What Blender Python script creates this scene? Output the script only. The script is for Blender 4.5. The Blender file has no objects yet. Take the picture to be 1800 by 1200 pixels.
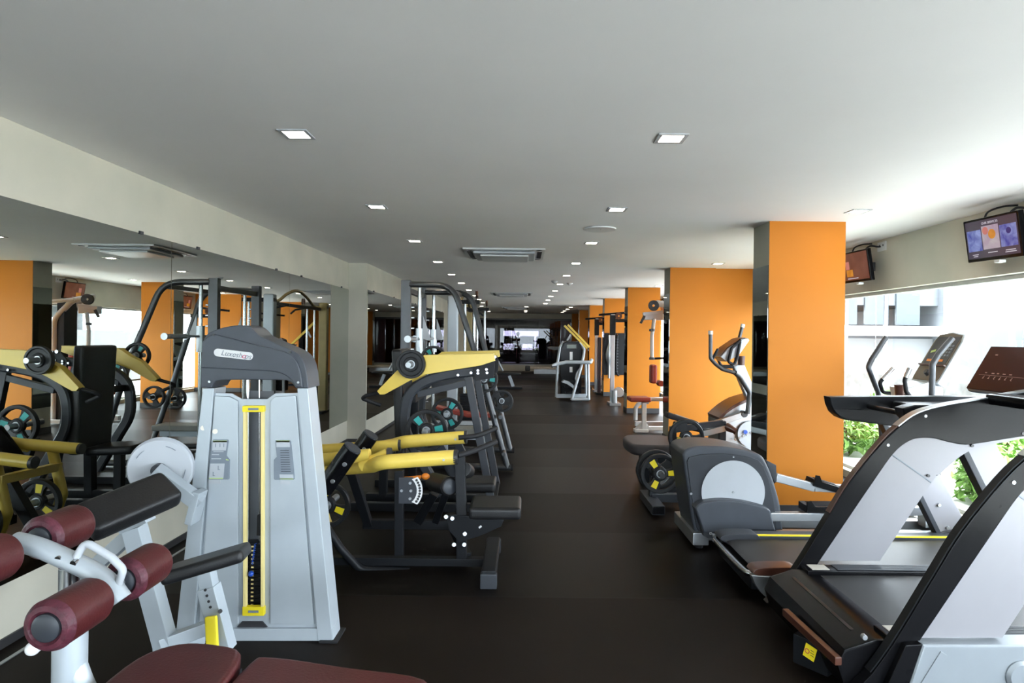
import bpy, bmesh, math, random
from mathutils import Vector, Matrix, Euler
random.seed(7)
S = bpy.context.scene
COL = S.collection
V = Vector
PI = math.pi

# ---------------------------------------------------------------- camera
CAM_H, F = 1.5, 1100.0
ROLL = 0.0111
cam = bpy.data.objects.new('camera', bpy.data.cameras.new('camera'))
COL.objects.link(cam)
cam.data.sensor_width = 36.0
cam.data.lens = F / 1800 * 36
cam.data.shift_x = -19.7 / 1800
cam.data.shift_y = -8.8 / 1800
cam.data.clip_start = 0.05
cam.matrix_world = Matrix.Translation((0, 0, CAM_H)) @ Matrix.Rotation(PI / 2, 4, 'X') @ Matrix.Rotation(ROLL, 4, 'Z')
S.camera = cam

# ---------------------------------------------------------------- sky, exposure
w = bpy.data.worlds.new('overcast_sky'); S.world = w; w.use_nodes = True
nt = w.node_tree; nt.nodes.clear()
out = nt.nodes.new('ShaderNodeOutputWorld'); bg = nt.nodes.new('ShaderNodeBackground')
tc = nt.nodes.new('ShaderNodeTexCoord'); sep = nt.nodes.new('ShaderNodeSeparateXYZ'); cr = nt.nodes.new('ShaderNodeValToRGB')
cr.color_ramp.elements[0].position = 0.0; cr.color_ramp.elements[0].color = (0.80, 0.88, 1.0, 1)
cr.color_ramp.elements[1].position = 0.7; cr.color_ramp.elements[1].color = (0.92, 0.96, 1.0, 1)
nt.links.new(tc.outputs['Generated'], sep.inputs[0]); nt.links.new(sep.outputs['Z'], cr.inputs[0])
nt.links.new(cr.outputs[0], bg.inputs['Color']); bg.inputs['Strength'].default_value = 16.5
nt.links.new(bg.outputs[0], out.inputs[0])
S.view_settings.view_transform = 'Standard'; S.view_settings.look = 'None'
S.view_settings.exposure = 0.1; S.view_settings.gamma = 1.0
S.view_settings.use_curve_mapping = False
S.cycles.max_bounces = 10; S.cycles.diffuse_bounces = 5; S.cycles.glossy_bounces = 5
S.cycles.transparent_max_bounces = 12; S.cycles.sample_clamp_indirect = 6.0
S.cycles.caustics_reflective = False; S.cycles.caustics_refractive = False
S.cycles.use_denoising = True

sl = bpy.data.lights.new('sun', 'SUN'); sl.energy = 14.0; sl.angle = 0.02; sl.color = (1.0, 0.96, 0.9)
so_ = bpy.data.objects.new('sun', sl); COL.objects.link(so_); so_.rotation_euler = (0.06, -0.25, 0)   # high sun behind the building
# ---------------------------------------------------------------- room sizes
CEIL = 2.5
XL, XL2, YSTEP = -2.45, -2.19, 8.75
XR = 3.55
Y0, YB = -5.0, 27.2
COLX0, COLX1, COLD = 2.075, 2.72, 0.36
COLY = [5.3 + 3.577 * k for k in range(7)]
MZ0, MZ1 = 0.30, 2.13

def portal(y0, y1):
    """sampling guide in a window opening: emits nothing itself"""
    l = bpy.data.lights.new('window_portal', 'AREA'); l.shape = 'RECTANGLE'
    l.size = y1 - y0; l.size_y = 1.95; l.cycles.is_portal = True
    o = bpy.data.objects.new('window_portal', l); COL.objects.link(o)
    o.matrix_world = Matrix.Translation((XR + 0.12, (y0 + y1) / 2, 1.03)) @ Matrix(((0, 0, 1), (1, 0, 0), (0, 1, 0))).to_4x4()
for a, b in ((-5, 1.7), (1.8, 8.8), (9.1, 15.9), (16.2, 19.6)):
    portal(a, b)

l = bpy.data.lights.new('window_portal', 'AREA'); l.shape = 'RECTANGLE'; l.size = 5.5; l.size_y = 1.95; l.cycles.is_portal = True
o = bpy.data.objects.new('window_portal', l); COL.objects.link(o)
o.matrix_world = Matrix.Translation((0.55, Y0 - 0.15, 1.32)) @ Matrix.Rotation(PI / 2, 4, 'X')
# ---------------------------------------------------------------- materials
MATS = {}
def mat(name, col, rough=0.5, metal=0.0, var=0.06, scale=8.0, bump=0.0, bscale=60.0, coat=0.0, spec=0.5, col2=None, emit=None, estr=0):
    if name in MATS: return MATS[name]
    m = bpy.data.materials.new(name); m.use_nodes = True; t = m.node_tree; b = t.nodes['Principled BSDF']
    b.inputs['Roughness'].default_value = rough; b.inputs['Metallic'].default_value = metal
    b.inputs['Coat Weight'].default_value = coat; b.inputs['Specular IOR Level'].default_value = spec
    no = t.nodes.new('ShaderNodeTexNoise'); no.inputs['Scale'].default_value = scale; no.inputs['Detail'].default_value = 4
    c = t.nodes.new('ShaderNodeTexCoord'); t.links.new(c.outputs['Object'], no.inputs['Vector'])
    r = t.nodes.new('ShaderNodeValToRGB')
    c2 = col2 or tuple(min(1, x * (1 + var)) for x in col)
    r.color_ramp.elements[0].position = 0.35; r.color_ramp.elements[1].position = 0.65
    r.color_ramp.elements[0].color = (*[x * (1 - var) for x in col], 1); r.color_ramp.elements[1].color = (*c2, 1)
    t.links.new(no.outputs['Fac'], r.inputs[0]); t.links.new(r.outputs[0], b.inputs['Base Color'])
    if bump:
        n2 = t.nodes.new('ShaderNodeTexNoise'); n2.inputs['Scale'].default_value = bscale; n2.inputs['Detail'].default_value = 5
        t.links.new(c.outputs['Object'], n2.inputs['Vector'])
        bp = t.nodes.new('ShaderNodeBump'); bp.inputs['Strength'].default_value = bump; bp.inputs['Distance'].default_value = 0.01
        t.links.new(n2.outputs['Fac'], bp.inputs['Height']); t.links.new(bp.outputs[0], b.inputs['Normal'])
    if emit:
        b.inputs['Emission Color'].default_value = (*emit, 1); b.inputs['Emission Strength'].default_value = estr
    MATS[name] = m; return m

def glass_mat(name, tint, refl):
    m = bpy.data.materials.new(name); m.use_nodes = True; t = m.node_tree; t.nodes.clear()
    o = t.nodes.new('ShaderNodeOutputMaterial'); tr = t.nodes.new('ShaderNodeBsdfTransparent'); gl = t.nodes.new('ShaderNodeBsdfGlossy')
    mx = t.nodes.new('ShaderNodeMixShader'); fr = t.nodes.new('ShaderNodeValue'); fr.outputs[0].default_value = refl
    tr.inputs[0].default_value = (*tint, 1); gl.inputs['Roughness'].default_value = 0.01
    t.links.new(fr.outputs[0], mx.inputs[0]); t.links.new(tr.outputs[0], mx.inputs[1]); t.links.new(gl.outputs[0], mx.inputs[2])
    t.links.new(mx.outputs[0], o.inputs[0]); MATS[name] = m; return m

m_ceil = mat('ceiling_paint', (0.87, 0.865, 0.865), 0.85, var=0.03, scale=0.7, bump=0.05, bscale=3)
m_conc = mat('bare_plaster', (0.54, 0.53, 0.45), 0.8, var=0.06, scale=1.6, bump=0.06, bscale=20, col2=(0.60, 0.57, 0.48))
m_conc_c = mat('column_plaster', (0.40, 0.40, 0.33), 0.75, var=0.05, scale=2.5, bump=0.05, bscale=20)
m_orange = mat('orange_paint', (0.48, 0.158, 0.004), 0.62, spec=0.35, var=0.02, scale=2, bump=0.03, bscale=40)
m_skirt = mat('dark_skirting', (0.03, 0.03, 0.033), 0.4)
m_black = mat('black_powder_coat', (0.009, 0.010, 0.012), 0.4, spec=0.16, bump=0.05, bscale=200)
m_blackgloss = mat('black_gloss_plastic', (0.005, 0.005, 0.006), 0.2, spec=0.15)
m_dkgrey = mat('charcoal_paint', (0.035, 0.039, 0.047), 0.42, spec=0.3)
m_shroud = mat('slate_plastic', (0.054, 0.061, 0.075), 0.42, spec=0.35, bump=0.04, bscale=300)
m_cover = mat('cover_silver', (0.25, 0.275, 0.30), 0.36, metal=0.3, var=0.02)
m_silver = mat('silver_paint', (0.43, 0.475, 0.515), 0.38, metal=0.25, var=0.02)
m_white = mat('white_paint', (0.68, 0.70, 0.71), 0.35, var=0.02)
m_tmwhite = mat('pearl_panel', (0.24, 0.235, 0.255), 0.35, metal=0.15, var=0.015)
m_chrome = mat('polished_steel', (0.42, 0.43, 0.44), 0.22, metal=1.0, var=0.02)
m_steel = mat('satin_steel', (0.42, 0.44, 0.46), 0.36, metal=0.9, var=0.03)
m_gunmetal = mat('gunmetal_tube', (0.075, 0.078, 0.083), 0.36, metal=0.6, spec=0.3)
m_yellow = mat('yellow_paint', (0.78, 0.57, 0.10), 0.35, var=0.03)
m_yellow2 = mat('signal_yellow', (0.85, 0.68, 0.02), 0.4, var=0.02)
m_paleyel = mat('pale_yellow_plastic', (0.80, 0.66, 0.28), 0.4, var=0.0)
m_maroon = mat('maroon_vinyl', (0.062, 0.010, 0.011), 0.42, spec=0.3, var=0.12, bump=0.12, bscale=120)
m_maroonend = mat('gathered_maroon_vinyl', (0.075, 0.018, 0.028), 0.45, spec=0.3, var=0.3, scale=40, bump=0.6, bscale=45)
m_redpad = mat('brick_red_vinyl', (0.28, 0.035, 0.02), 0.4)
m_pad = mat('black_vinyl', (0.010, 0.010, 0.011), 0.42, spec=0.3, bump=0.12, bscale=140)
m_rubber = mat('black_rubber', (0.014, 0.014, 0.016), 0.6, spec=0.25, bump=0.1, bscale=250)
m_plate = mat('rubber_plate', (0.014, 0.015, 0.017), 0.45, spec=0.3, bump=0.06, bscale=150)
m_teal = mat('teal_inlay', (0.02, 0.36, 0.34), 0.45)
m_blue = mat('blue_plastic', (0.01, 0.07, 0.42), 0.35)
m_lightgrey = mat('pale_grey_plastic', (0.44, 0.465, 0.50), 0.4, var=0.02)
m_green = mat('lime_print', (0.50, 0.66, 0.22), 0.5)
m_ink = mat('grey_print', (0.18, 0.21, 0.25), 0.5)
m_orknob = mat('orange_knob', (0.75, 0.22, 0.02), 0.4)
m_belt = mat('running_belt', (0.02, 0.019, 0.019), 0.42, spec=0.3, bump=0.1, bscale=300)
m_red = mat('red_print', (0.55, 0.02, 0.10), 0.5)
m_whitelet = mat('white_print', (0.78, 0.78, 0.78), 0.5, var=0.01)
m_brown = mat('smoked_brown_plastic', (0.075, 0.028, 0.018), 0.28)
m_glass = glass_mat('window_glass', (0.96, 0.985, 0.98), 0.05)
m_dkglass = glass_mat('dark_glass', (0.24, 0.22, 0.26), 0.035)
m_light = mat('lit_diffuser', (0.9, 0.88, 0.82), 0.5, emit=(1.0, 0.86, 0.66), estr=70.0)

mm = bpy.data.materials.new('mirror_silvering'); mm.use_nodes = True
b = mm.node_tree.nodes['Principled BSDF']; b.inputs['Metallic'].default_value = 1; b.inputs['Roughness'].default_value = 0.006
no = mm.node_tree.nodes.new('ShaderNodeTexNoise'); no.inputs['Scale'].default_value = 0.4
r = mm.node_tree.nodes.new('ShaderNodeValToRGB'); r.color_ramp.elements[0].color = (0.63, 0.67, 0.64, 1); r.color_ramp.elements[1].color = (0.65, 0.69, 0.66, 1)
mm.node_tree.links.new(no.outputs[0], r.inputs[0]); mm.node_tree.links.new(r.outputs[0], b.inputs['Base Color'])
m_mirror = mm

m_mirror_dk = mat('smoked_mirror', (0.26, 0.29, 0.27), 0.02, metal=1.0, var=0.02)
def floor_mat():
    m = bpy.data.materials.new('rubber_roll_floor'); m.use_nodes = True; t = m.node_tree; b = t.nodes['Principled BSDF']; L = t.links.new
    c = t.nodes.new('ShaderNodeTexCoord'); sp = t.nodes.new('ShaderNodeSeparateXYZ'); L(c.outputs['Object'], sp.inputs[0])
    dv = t.nodes.new('ShaderNodeMath'); dv.operation = 'MULTIPLY'; dv.inputs[1].default_value = 1 / 1.2; L(sp.outputs['Y'], dv.inputs[0])
    of = t.nodes.new('ShaderNodeMath'); of.operation = 'ADD'; of.inputs[1].default_value = 41.0
    fl = t.nodes.new('ShaderNodeMath'); fl.operation = 'FLOOR'; L(dv.outputs[0], fl.inputs[0])
    wn = t.nodes.new('ShaderNodeTexWhiteNoise'); wn.noise_dimensions = '1D'; L(fl.outputs[0], of.inputs[0]); L(of.outputs[0], wn.inputs['W'])
    fr = t.nodes.new('ShaderNodeMath'); fr.operation = 'FRACT'; L(dv.outputs[0], fr.inputs[0])
    sm = t.nodes.new('ShaderNodeMath'); sm.operation = 'LESS_THAN'; sm.inputs[1].default_value = 0.012; L(fr.outputs[0], sm.inputs[0])
    n1 = t.nodes.new('ShaderNodeTexNoise'); n1.inputs['Scale'].default_value = 1.2; n1.inputs['Detail'].default_value = 6; L(c.outputs['Object'], n1.inputs['Vector'])
    n2 = t.nodes.new('ShaderNodeTexNoise'); n2.inputs['Scale'].default_value = 220; L(c.outputs['Object'], n2.inputs['Vector'])
    r1 = t.nodes.new('ShaderNodeValToRGB'); r1.color_ramp.elements[0].position = 0.3; r1.color_ramp.elements[1].position = 0.75
    r1.color_ramp.elements[0].color = (0.0048, 0.0034, 0.0027, 1); r1.color_ramp.elements[1].color = (0.0080, 0.0058, 0.0047, 1); L(n1.outputs['Fac'], r1.inputs[0])
    ml = t.nodes.new('ShaderNodeMixRGB'); ml.blend_type = 'MULTIPLY'; ml.inputs[0].default_value = 1; L(r1.outputs[0], ml.inputs[1])
    mr = t.nodes.new('ShaderNodeMapRange'); mr.inputs['To Min'].default_value = 0.5; mr.inputs['To Max'].default_value = 1.7; L(wn.outputs['Value'], mr.inputs['Value']); L(mr.outputs[0], ml.inputs[2])
    m2 = t.nodes.new('ShaderNodeMixRGB'); m2.inputs[2].default_value = (0.008, 0.007, 0.007, 1); L(sm.outputs[0], m2.inputs[0]); L(ml.outputs[0], m2.inputs[1]); L(m2.outputs[0], b.inputs['Base Color'])
    rr = t.nodes.new('ShaderNodeMapRange'); rr.inputs['To Min'].default_value = 0.34; rr.inputs['To Max'].default_value = 0.54; L(wn.outputs['Value'], rr.inputs['Value']); L(rr.outputs[0], b.inputs['Roughness'])
    b.inputs['Specular IOR Level'].default_value = 0.07
    bp = t.nodes.new('ShaderNodeBump'); bp.inputs['Strength'].default_value = 0.12; bp.inputs['Distance'].default_value = 0.004; L(n2.outputs['Fac'], bp.inputs['Height']); L(bp.outputs[0], b.inputs['Normal'])
    return m
m_floor = floor_mat()

# ---------------------------------------------------------------- geometry helpers
def un(px, py):
    dx, dy = px - 900, py - 600
    return dx + ROLL * dy - 19.6, dy - ROLL * dx + 9.0
def P(px, py, d):
    """the point that the photograph shows at (px, py), d metres in front of the camera"""
    u, v = un(px, py)
    return V((u * d / F, d, CAM_H - v * d / F))
def XZ(pts, d):
    return [(P(a, b, d).x, P(a, b, d).z) for a, b in pts]

def spline(pts, n=6, closed=False):
    pts = [V(p) if len(p) == 3 else V((p[0], p[1], 0)) for p in pts]; k = len(pts); res = []
    for i in range(k if closed else k - 1):
        g = (lambda j: pts[j % k]) if closed else (lambda j: pts[max(0, min(k - 1, j))])
        a, b_, c, d = g(i - 1), g(i), g(i + 1), g(i + 2)
        for s in range(n):
            t = s / n
            res.append(0.5 * ((2 * b_) + (c - a) * t + (2 * a - 5 * b_ + 4 * c - d) * t * t + (3 * b_ - a - 3 * c + d) * t ** 3))
    if not closed: res.append(pts[-1])
    return res
def sp2(pts, n=5, closed=False):
    return [(p.x, p.y) for p in spline(pts, n, closed)]

def fillet(pts, r, n=6):
    pts = [V(p) for p in pts]
    if r <= 0 or len(pts) < 3: return pts
    res = [pts[0]]
    for i in range(1, len(pts) - 1):
        a, b_, c = pts[i - 1], pts[i], pts[i + 1]
        u, v = (a - b_), (c - b_); lu, lv = u.length, v.length; u.normalize(); v.normalize()
        ang = u.angle(v, PI)
        if ang > PI - 0.02: res.append(b_); continue
        t = min(r / math.tan(ang / 2), lu * 0.48, lv * 0.48)
        p0, p1 = b_ + u * t, b_ + v * t
        for k in range(n + 1):
            s = k / n
            res.append((1 - s) ** 2 * p0 + 2 * s * (1 - s) * b_ + s * s * p1)
    res.append(pts[-1]); return res

class MB:
    def __init__(s): s.bm = bmesh.new()
    def _merge(s, bm, M=None):
        if M is not None: bmesh.ops.transform(bm, matrix=M, verts=bm.verts)
        me = bpy.data.meshes.new('tmp'); bm.to_mesh(me); bm.free(); s.bm.from_mesh(me); bpy.data.meshes.remove(me); return s
    def box(s, c, size, rot=None, bev=0.004, seg=2):
        bm = bmesh.new(); bmesh.ops.create_cube(bm, size=1)
        bmesh.ops.transform(bm, matrix=Matrix.Diagonal((*size, 1)), verts=bm.verts)
        bev = min(bev, min(size) * 0.45)
        if bev > 0: bmesh.ops.bevel(bm, geom=list(bm.edges), offset=bev, segments=seg, profile=0.6, affect='EDGES')
        R = Matrix.Identity(4) if rot is None else (Euler(rot).to_matrix().to_4x4() if not isinstance(rot, Matrix) else rot.to_4x4())
        return s._merge(bm, Matrix.Translation(c) @ R)
    def span(s, a, b, bev=0.004, seg=2):
        a, b = V(a), V(b)
        return s.box((a + b) / 2, [max(1e-4, abs(x)) for x in (b - a)], None, bev, seg)
    def bar(s, a, b, w=0.05, h=0.05, side=(0, 1, 0), bev=0.006):
        """rectangular bar from a to b: w along side, h across"""
        a, b = V(a), V(b); z = (b - a); L = z.length; z.normalize(); x = V(side); x = (x - z * x.dot(z)).normalized(); y = z.cross(x)
        R = Matrix((x, y, z)).transposed()
        return s.box((a + b) / 2, (w, h, L), R, bev)
    def sweep(s, path, sec, side=None, cap=True):
        path = [V(p) for p in path]; n = len(path); rings = []
        tang = [(path[min(i + 1, n - 1)] - path[max(i - 1, 0)]).normalized() for i in range(n)]
        x = V(side) if side else (V((0, 0, 1)) if abs(tang[0].z) < 0.9 else V((1, 0, 0)))
        for i in range(n):
            t = tang[i]
            if side: x = V(side)
            x = x - t * x.dot(t)
            if x.length < 1e-5: x = t.orthogonal()
            x.normalize(); y = t.cross(x)
            rings.append([s.bm.verts.new(path[i] + x * a + y * b) for a, b in sec])
        m = len(sec)
        for i in range(n - 1):
            for j in range(m):
                s.bm.faces.new((rings[i][j], rings[i][(j + 1) % m], rings[i + 1][(j + 1) % m], rings[i + 1][j]))
        if cap:
            s.bm.faces.new(rings[0][::-1]); s.bm.faces.new(rings[-1])
        return s
    def tube(s, pts, r, fil=0.0, seg=14, cap=True):
        return s.sweep(fillet(pts, fil), [(r * math.cos(2 * PI * k / seg), r * math.sin(2 * PI * k / seg)) for k in range(seg)], None, cap)
    def rtube(s, pts, w, h, side=(0, 1, 0), fil=0.0, n=8):
        c = 0.18 * min(w, h); a, b = w / 2, h / 2
        sec = [(a, b - c), (a - c, b), (-a + c, b), (-a, b - c), (-a, -b + c), (-a + c, -b), (a - c, -b), (a, -b + c)]
        return s.sweep(fillet(pts, fil, n), sec, side)
    def cyl(s, a, b, r, r2=None, seg=24, bev=0.0):
        a, b = V(a), V(b); z = b - a; L = z.length
        bm = bmesh.new(); bmesh.ops.create_cone(bm, cap_ends=True, segments=seg, radius1=r, radius2=r if r2 is None else r2, depth=L)
        if bev > 0:
            bmesh.ops.bevel(bm, geom=[e for e in bm.edges if len(e.link_faces) == 2 and any(len(f.verts) > 4 for f in e.link_faces)], offset=min(bev, L * .45, r * .45), segments=3, profile=0.6, affect='EDGES')
        return s._merge(bm, Matrix.Translation((a + b) / 2) @ z.to_track_quat('Z', 'Y').to_matrix().to_4x4())
    def lathe(s, prof, o=(0, 0, 0), axis=(0, 0, 1), seg=40, closed=False):
        """profile of (r, z) turned about the axis"""
        bm = bmesh.new(); rings = []
        for r, z in prof:
            rings.append([bm.verts.new((r * math.cos(2 * PI * k / seg), r * math.sin(2 * PI * k / seg), z)) for k in range(seg)])
        m = len(prof)
        for i in range(m if closed else m - 1):
            A, B = rings[i], rings[(i + 1) % m]
            for k in range(seg):
                bm.faces.new((A[k], A[(k + 1) % seg], B[(k + 1) % seg], B[k]))
        if not closed:
            if prof[0][0] > 1e-5: bm.faces.new(rings[0][::-1])
            if prof[-1][0] > 1e-5: bm.faces.new(rings[-1])
        bmesh.ops.remove_doubles(bm, verts=bm.verts, dist=1e-6)
        bmesh.ops.recalc_face_normals(bm, faces=bm.faces)
        return s._merge(bm, Matrix.Translation(o) @ V(axis).to_track_quat('Z', 'Y').to_matrix().to_4x4())
    def prism(s, poly, o=(0, 0, 0), U=(1, 0, 0), W=(0, 0, 1), d0=0.0, d1=0.1, bev=0.0, seg=2):
        """polygon in the U, W plane through o, extruded along the plane's normal (d0 to d1 along -U x W, so +y for U=x, W=z)"""
        U, W = V(U), V(W); N = -(U.cross(W)); o = V(o)
        bm = bmesh.new()
        A = [bm.verts.new(o + U * p[0] + W * p[1] + N * d0) for p in poly]; B = [bm.verts.new(o + U * p[0] + W * p[1] + N * d1) for p in poly]
        n = len(poly)
        bm.faces.new(A); bm.faces.new(B[::-1])
        for i in range(n): bm.faces.new((A[i], B[i], B[(i + 1) % n], A[(i + 1) % n]))
        bmesh.ops.recalc_face_normals(bm, faces=bm.faces)
        if bev > 0:
            ed = [e for e in bm.edges if (any(len(f.verts) == n and n > 4 for f in e.link_faces) or n <= 4)]
            bmesh.ops.bevel(bm, geom=ed, offset=bev, segments=seg, profile=0.6, affect='EDGES', clamp_overlap=True)
        return s._merge(bm)
    def xz(s, poly, y0, y1, bev=0.0, seg=2): return s.prism(poly, (0, 0, 0), (1, 0, 0), (0, 0, 1), y0, y1, bev, seg)
    def sphere(s, c, r, sc=(1, 1, 1), seg=20):
        bm = bmesh.new(); bmesh.ops.create_uvsphere(bm, u_segments=seg, v_segments=seg // 2, radius=r)
        return s._merge(bm, Matrix.Translation(c) @ Matrix.Diagonal((*sc, 1)))
    def move(s, M): bmesh.ops.transform(s.bm, matrix=M, verts=s.bm.verts); return s
    def build(s, name, m, parent=None, ang=35):
        me = bpy.data.meshes.new(name); bmesh.ops.recalc_face_normals(s.bm, faces=s.bm.faces)
        if parent is not None:
            r_ = parent
            while r_.parent is not None: r_ = r_.parent
            M = r_.matrix_basis.inverted()
            bmesh.ops.transform(s.bm, matrix=M, verts=s.bm.verts)
        s.bm.to_mesh(me); s.bm.free()
        me.polygons.foreach_set('use_smooth', [True] * len(me.polygons)); me.set_sharp_from_angle(angle=math.radians(ang))
        me.materials.append(m)
        o = bpy.data.objects.new(name, me); COL.objects.link(o)
        wn = o.modifiers.new('weighted_normals', 'WEIGHTED_NORMAL'); wn.keep_sharp = True; wn.weight = 80
        if parent is not None: o.parent = parent
        return o

def thing(name, label, cat, loc=(0, 0, 0), group=None):
    o = bpy.data.objects.new(name, None); o.empty_display_size = 0.1; COL.objects.link(o); o.matrix_basis = Matrix.Translation(loc)
    o['label'] = label; o['category'] = cat
    if group: o['group'] = group
    return o
def tag(o, label, cat, group=None, kind=None):
    o['label'] = label; o['category'] = cat
    if group: o['group'] = group
    if kind: o['kind'] = kind
    return o
def struct(o, label=None):
    o['kind'] = 'structure'
    if label: o['label'] = label; o['category'] = label.split()[-1]
    return o
def copy_tree(o, parent=None):
    c = o.copy(); COL.objects.link(c)
    if parent is not None: c.parent = parent
    for ch in list(o.children): copy_tree(ch, c)
    return c
def dup(o, M, label, group=None):
    c = copy_tree(o); c.matrix_basis = M; c['label'] = label
    if group: c['group'] = group
    return c
def text(name, body, size, M, m, parent, ext=0.0006, spans=None, shear=0.0):
    cu = bpy.data.curves.new(name, 'FONT'); cu.body = body; cu.size = size; cu.extrude = ext; cu.align_x = 'CENTER'; cu.align_y = 'CENTER'; cu.shear = shear
    t = bpy.data.objects.new(name + '_source', cu); COL.objects.link(t)
    dg = bpy.context.evaluated_depsgraph_get(); me = bpy.data.meshes.new_from_object(t.evaluated_get(dg))
    bpy.data.objects.remove(t); bpy.data.curves.remove(cu)
    r_ = parent
    while r_.parent is not None: r_ = r_.parent
    me.transform(r_.matrix_basis.inverted() @ M); me.materials.clear(); me.materials.append(m)
    o = bpy.data.objects.new(name, me); COL.objects.link(o); o.parent = parent
    return o
FACE = Matrix.Rotation(PI / 2, 4, 'X')            # text standing upright, read from -y
def at(p, M=FACE): return Matrix.Translation(p) @ M

# ---------------------------------------------------------------- the room
struct(MB().span((-3.2, Y0, -0.1), (XR + 0.3, YB + 7.5, 0), 0).build('floor', m_floor), 'dark rubber floor')
struct(MB().span((-3.2, Y0, CEIL), (XR + 0.3, YB + 7.5, CEIL + 0.15), 0).build('ceiling', m_ceil), 'pale grey plaster ceiling')
wl = struct(MB().span((XL - 0.3, Y0, 0), (XL, YSTEP, CEIL), 0).build('wall_left', m_conc), 'bare plaster left wall')
wr_ = struct(MB().span((XL - 0.3, YSTEP, 0), (XL2, YB, CEIL), 0).build('wall_left_return', m_conc), 'stepped plaster wall')
struct(MB().span((-3.2, Y0 - 0.2, 2.3), (XR + 0.3, Y0, CEIL), 0).span((-3.2, Y0 - 0.2, 0), (XR + 0.3, Y0, 0.35), 0).span((-3.2, Y0 - 0.2, 0.35), (-2.2, Y0, 2.3), 0).span((3.3, Y0 - 0.2, 0.35), (XR + 0.3, Y0, 2.3), 0).build('wall_front', m_conc), 'front wall opened for an added light window')
for nm, x, ya, yb in (('baseboard_left', XL, Y0, YSTEP - 0.012), ('baseboard_left_return', XL2, YSTEP + 0.002, YB)):
    bb = struct(MB().span((x, ya, 0), (x + 0.012, yb, 0.045), 0.002).build(nm, m_skirt), 'black left baseboard')
struct(MB().span((XL + 0.012, YSTEP - 0.012, 0), (XL2, YSTEP, 0.045), 0.002).build('baseboard_step', m_skirt), 'black step baseboard')

struct(MB().span((-2.345, Y0, 0), (-2.325, YSTEP - 0.1, 0.006), 0.002).build('trim_1', m_steel), 'metal edging strip on the floor')
# mirrors on the left wall
mlab = ['mirror panel nearest the camera on the left wall, mostly outside the frame', 'large mirror panel on the left wall above the maroon roller bench',
        'mirror panel on the left wall behind the grey weight stack tower', 'mirror panel on the left wall ending at the plaster step',
        'mirror panel just beyond the plaster step on the left wall', 'second mirror panel beyond the plaster step, behind the black rack', 'third mirror panel beyond the plaster step', 'far mirror panel beyond the plaster step']
def mirror(x, a, b, lab):
    t = thing('wall_mirror', lab, 'mirror', (x, (a + b) / 2, MZ0), 'mirror panels on the left wall')
    MB().span((x + 0.001, a + 0.003, MZ0), (x + 0.006, b - 0.003, MZ1), 0).build('mirror_glass', m_mirror, t)
    k = 1
    for y in (a + 0.35, b - 0.35):
        MB().box((x + 0.007, y, MZ1 + 0.004), (0.014, 0.035, 0.02), None, 0.002).build('clip', m_dkgrey, t)
for i, (a, b) in enumerate(((-2.2, 0.0), (0.0, 2.18), (2.18, 4.34), (4.34, 6.53), (6.53, YSTEP - 0.004))):
    if i: mirror(XL, a, b, mlab[i - 1] if i < 4 else mlab[3])
ms = sorted([o for o in bpy.data.objects if o.name.startswith('wall_mirror')], key=lambda o: o.location.y)
for o, l in zip(ms, ['mirror panel on the left wall nearest the camera', 'large mirror panel left of the grey weight stack tower', 'mirror panel behind the grey weight stack tower', 'mirror panel whose far edge meets the plaster step']): o['label'] = l
for i, (a, b) in enumerate(((YSTEP + 0.02, 10.9), (10.9, 13.0), (13.0, 15.1), (15.1, 17.2))): mirror(XL2, a, b, mlab[4 + i])

# right side: bulkhead, sill, windows
WZ0, WZ1 = 0.08, 2.0
wr = struct(MB().span((XR, Y0, WZ1), (XR + 0.25, YB, CEIL), 0).span((XR, Y0, 0), (XR + 0.25, 19.65, WZ0), 0).span((XR, 19.65, 0), (XR + 0.25, YB, WZ1), 0).build('wall_right', m_conc), 'plaster bulkhead over right wall')
m_frame = mat('window_frame_grey', (0.45, 0.46, 0.45), 0.4)
def window(n, a, b):
    fr = MB()
    fr.span((XR + 0.08, a, WZ1 - 0.035), (XR + 0.14, b, WZ1), 0.004).span((XR + 0.08, a, WZ0), (XR + 0.14, b, WZ0 + 0.035), 0.004)
    o = struct(fr.build('window_%d' % n, m_frame), 'tall glazed window')
    k = max(1, round((b - a) / 1.2)); wd = (b - a) / k
    for i in range(k):
        MB().span((XR + 0.105, a + i * wd + 0.002, WZ0 + 0.035), (XR + 0.111, a + (i + 1) * wd - 0.002, WZ1 - 0.035), 0).build('pane', m_glass, o)
edges = [Y0, -1.85, 1.72, 5.3, 8.88, 12.45, 16.03, 19.61]
for i in range(7): window(i + 1, edges[i] + 0.001, edges[i + 1] - 0.001)
wf = struct(MB().span((-2.2, Y0 - 0.12, 0.35), (3.3, Y0 - 0.06, 0.39), 0.003).span((-2.2, Y0 - 0.12, 2.26), (3.3, Y0 - 0.06, 2.3), 0.003).build('window_10', m_frame), 'unseen window added to light the machine fronts, behind the camera')  # unseen window, added and sized to light machine fronts facing the camera
for k in range(4): MB().span((-2.2 + k * 1.375 + .005, Y0 - 0.1, 0.39), (-2.2 + (k + 1) * 1.375 - .005, Y0 - 0.094, 2.26), 0).build('pane', m_glass, wf)

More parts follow.
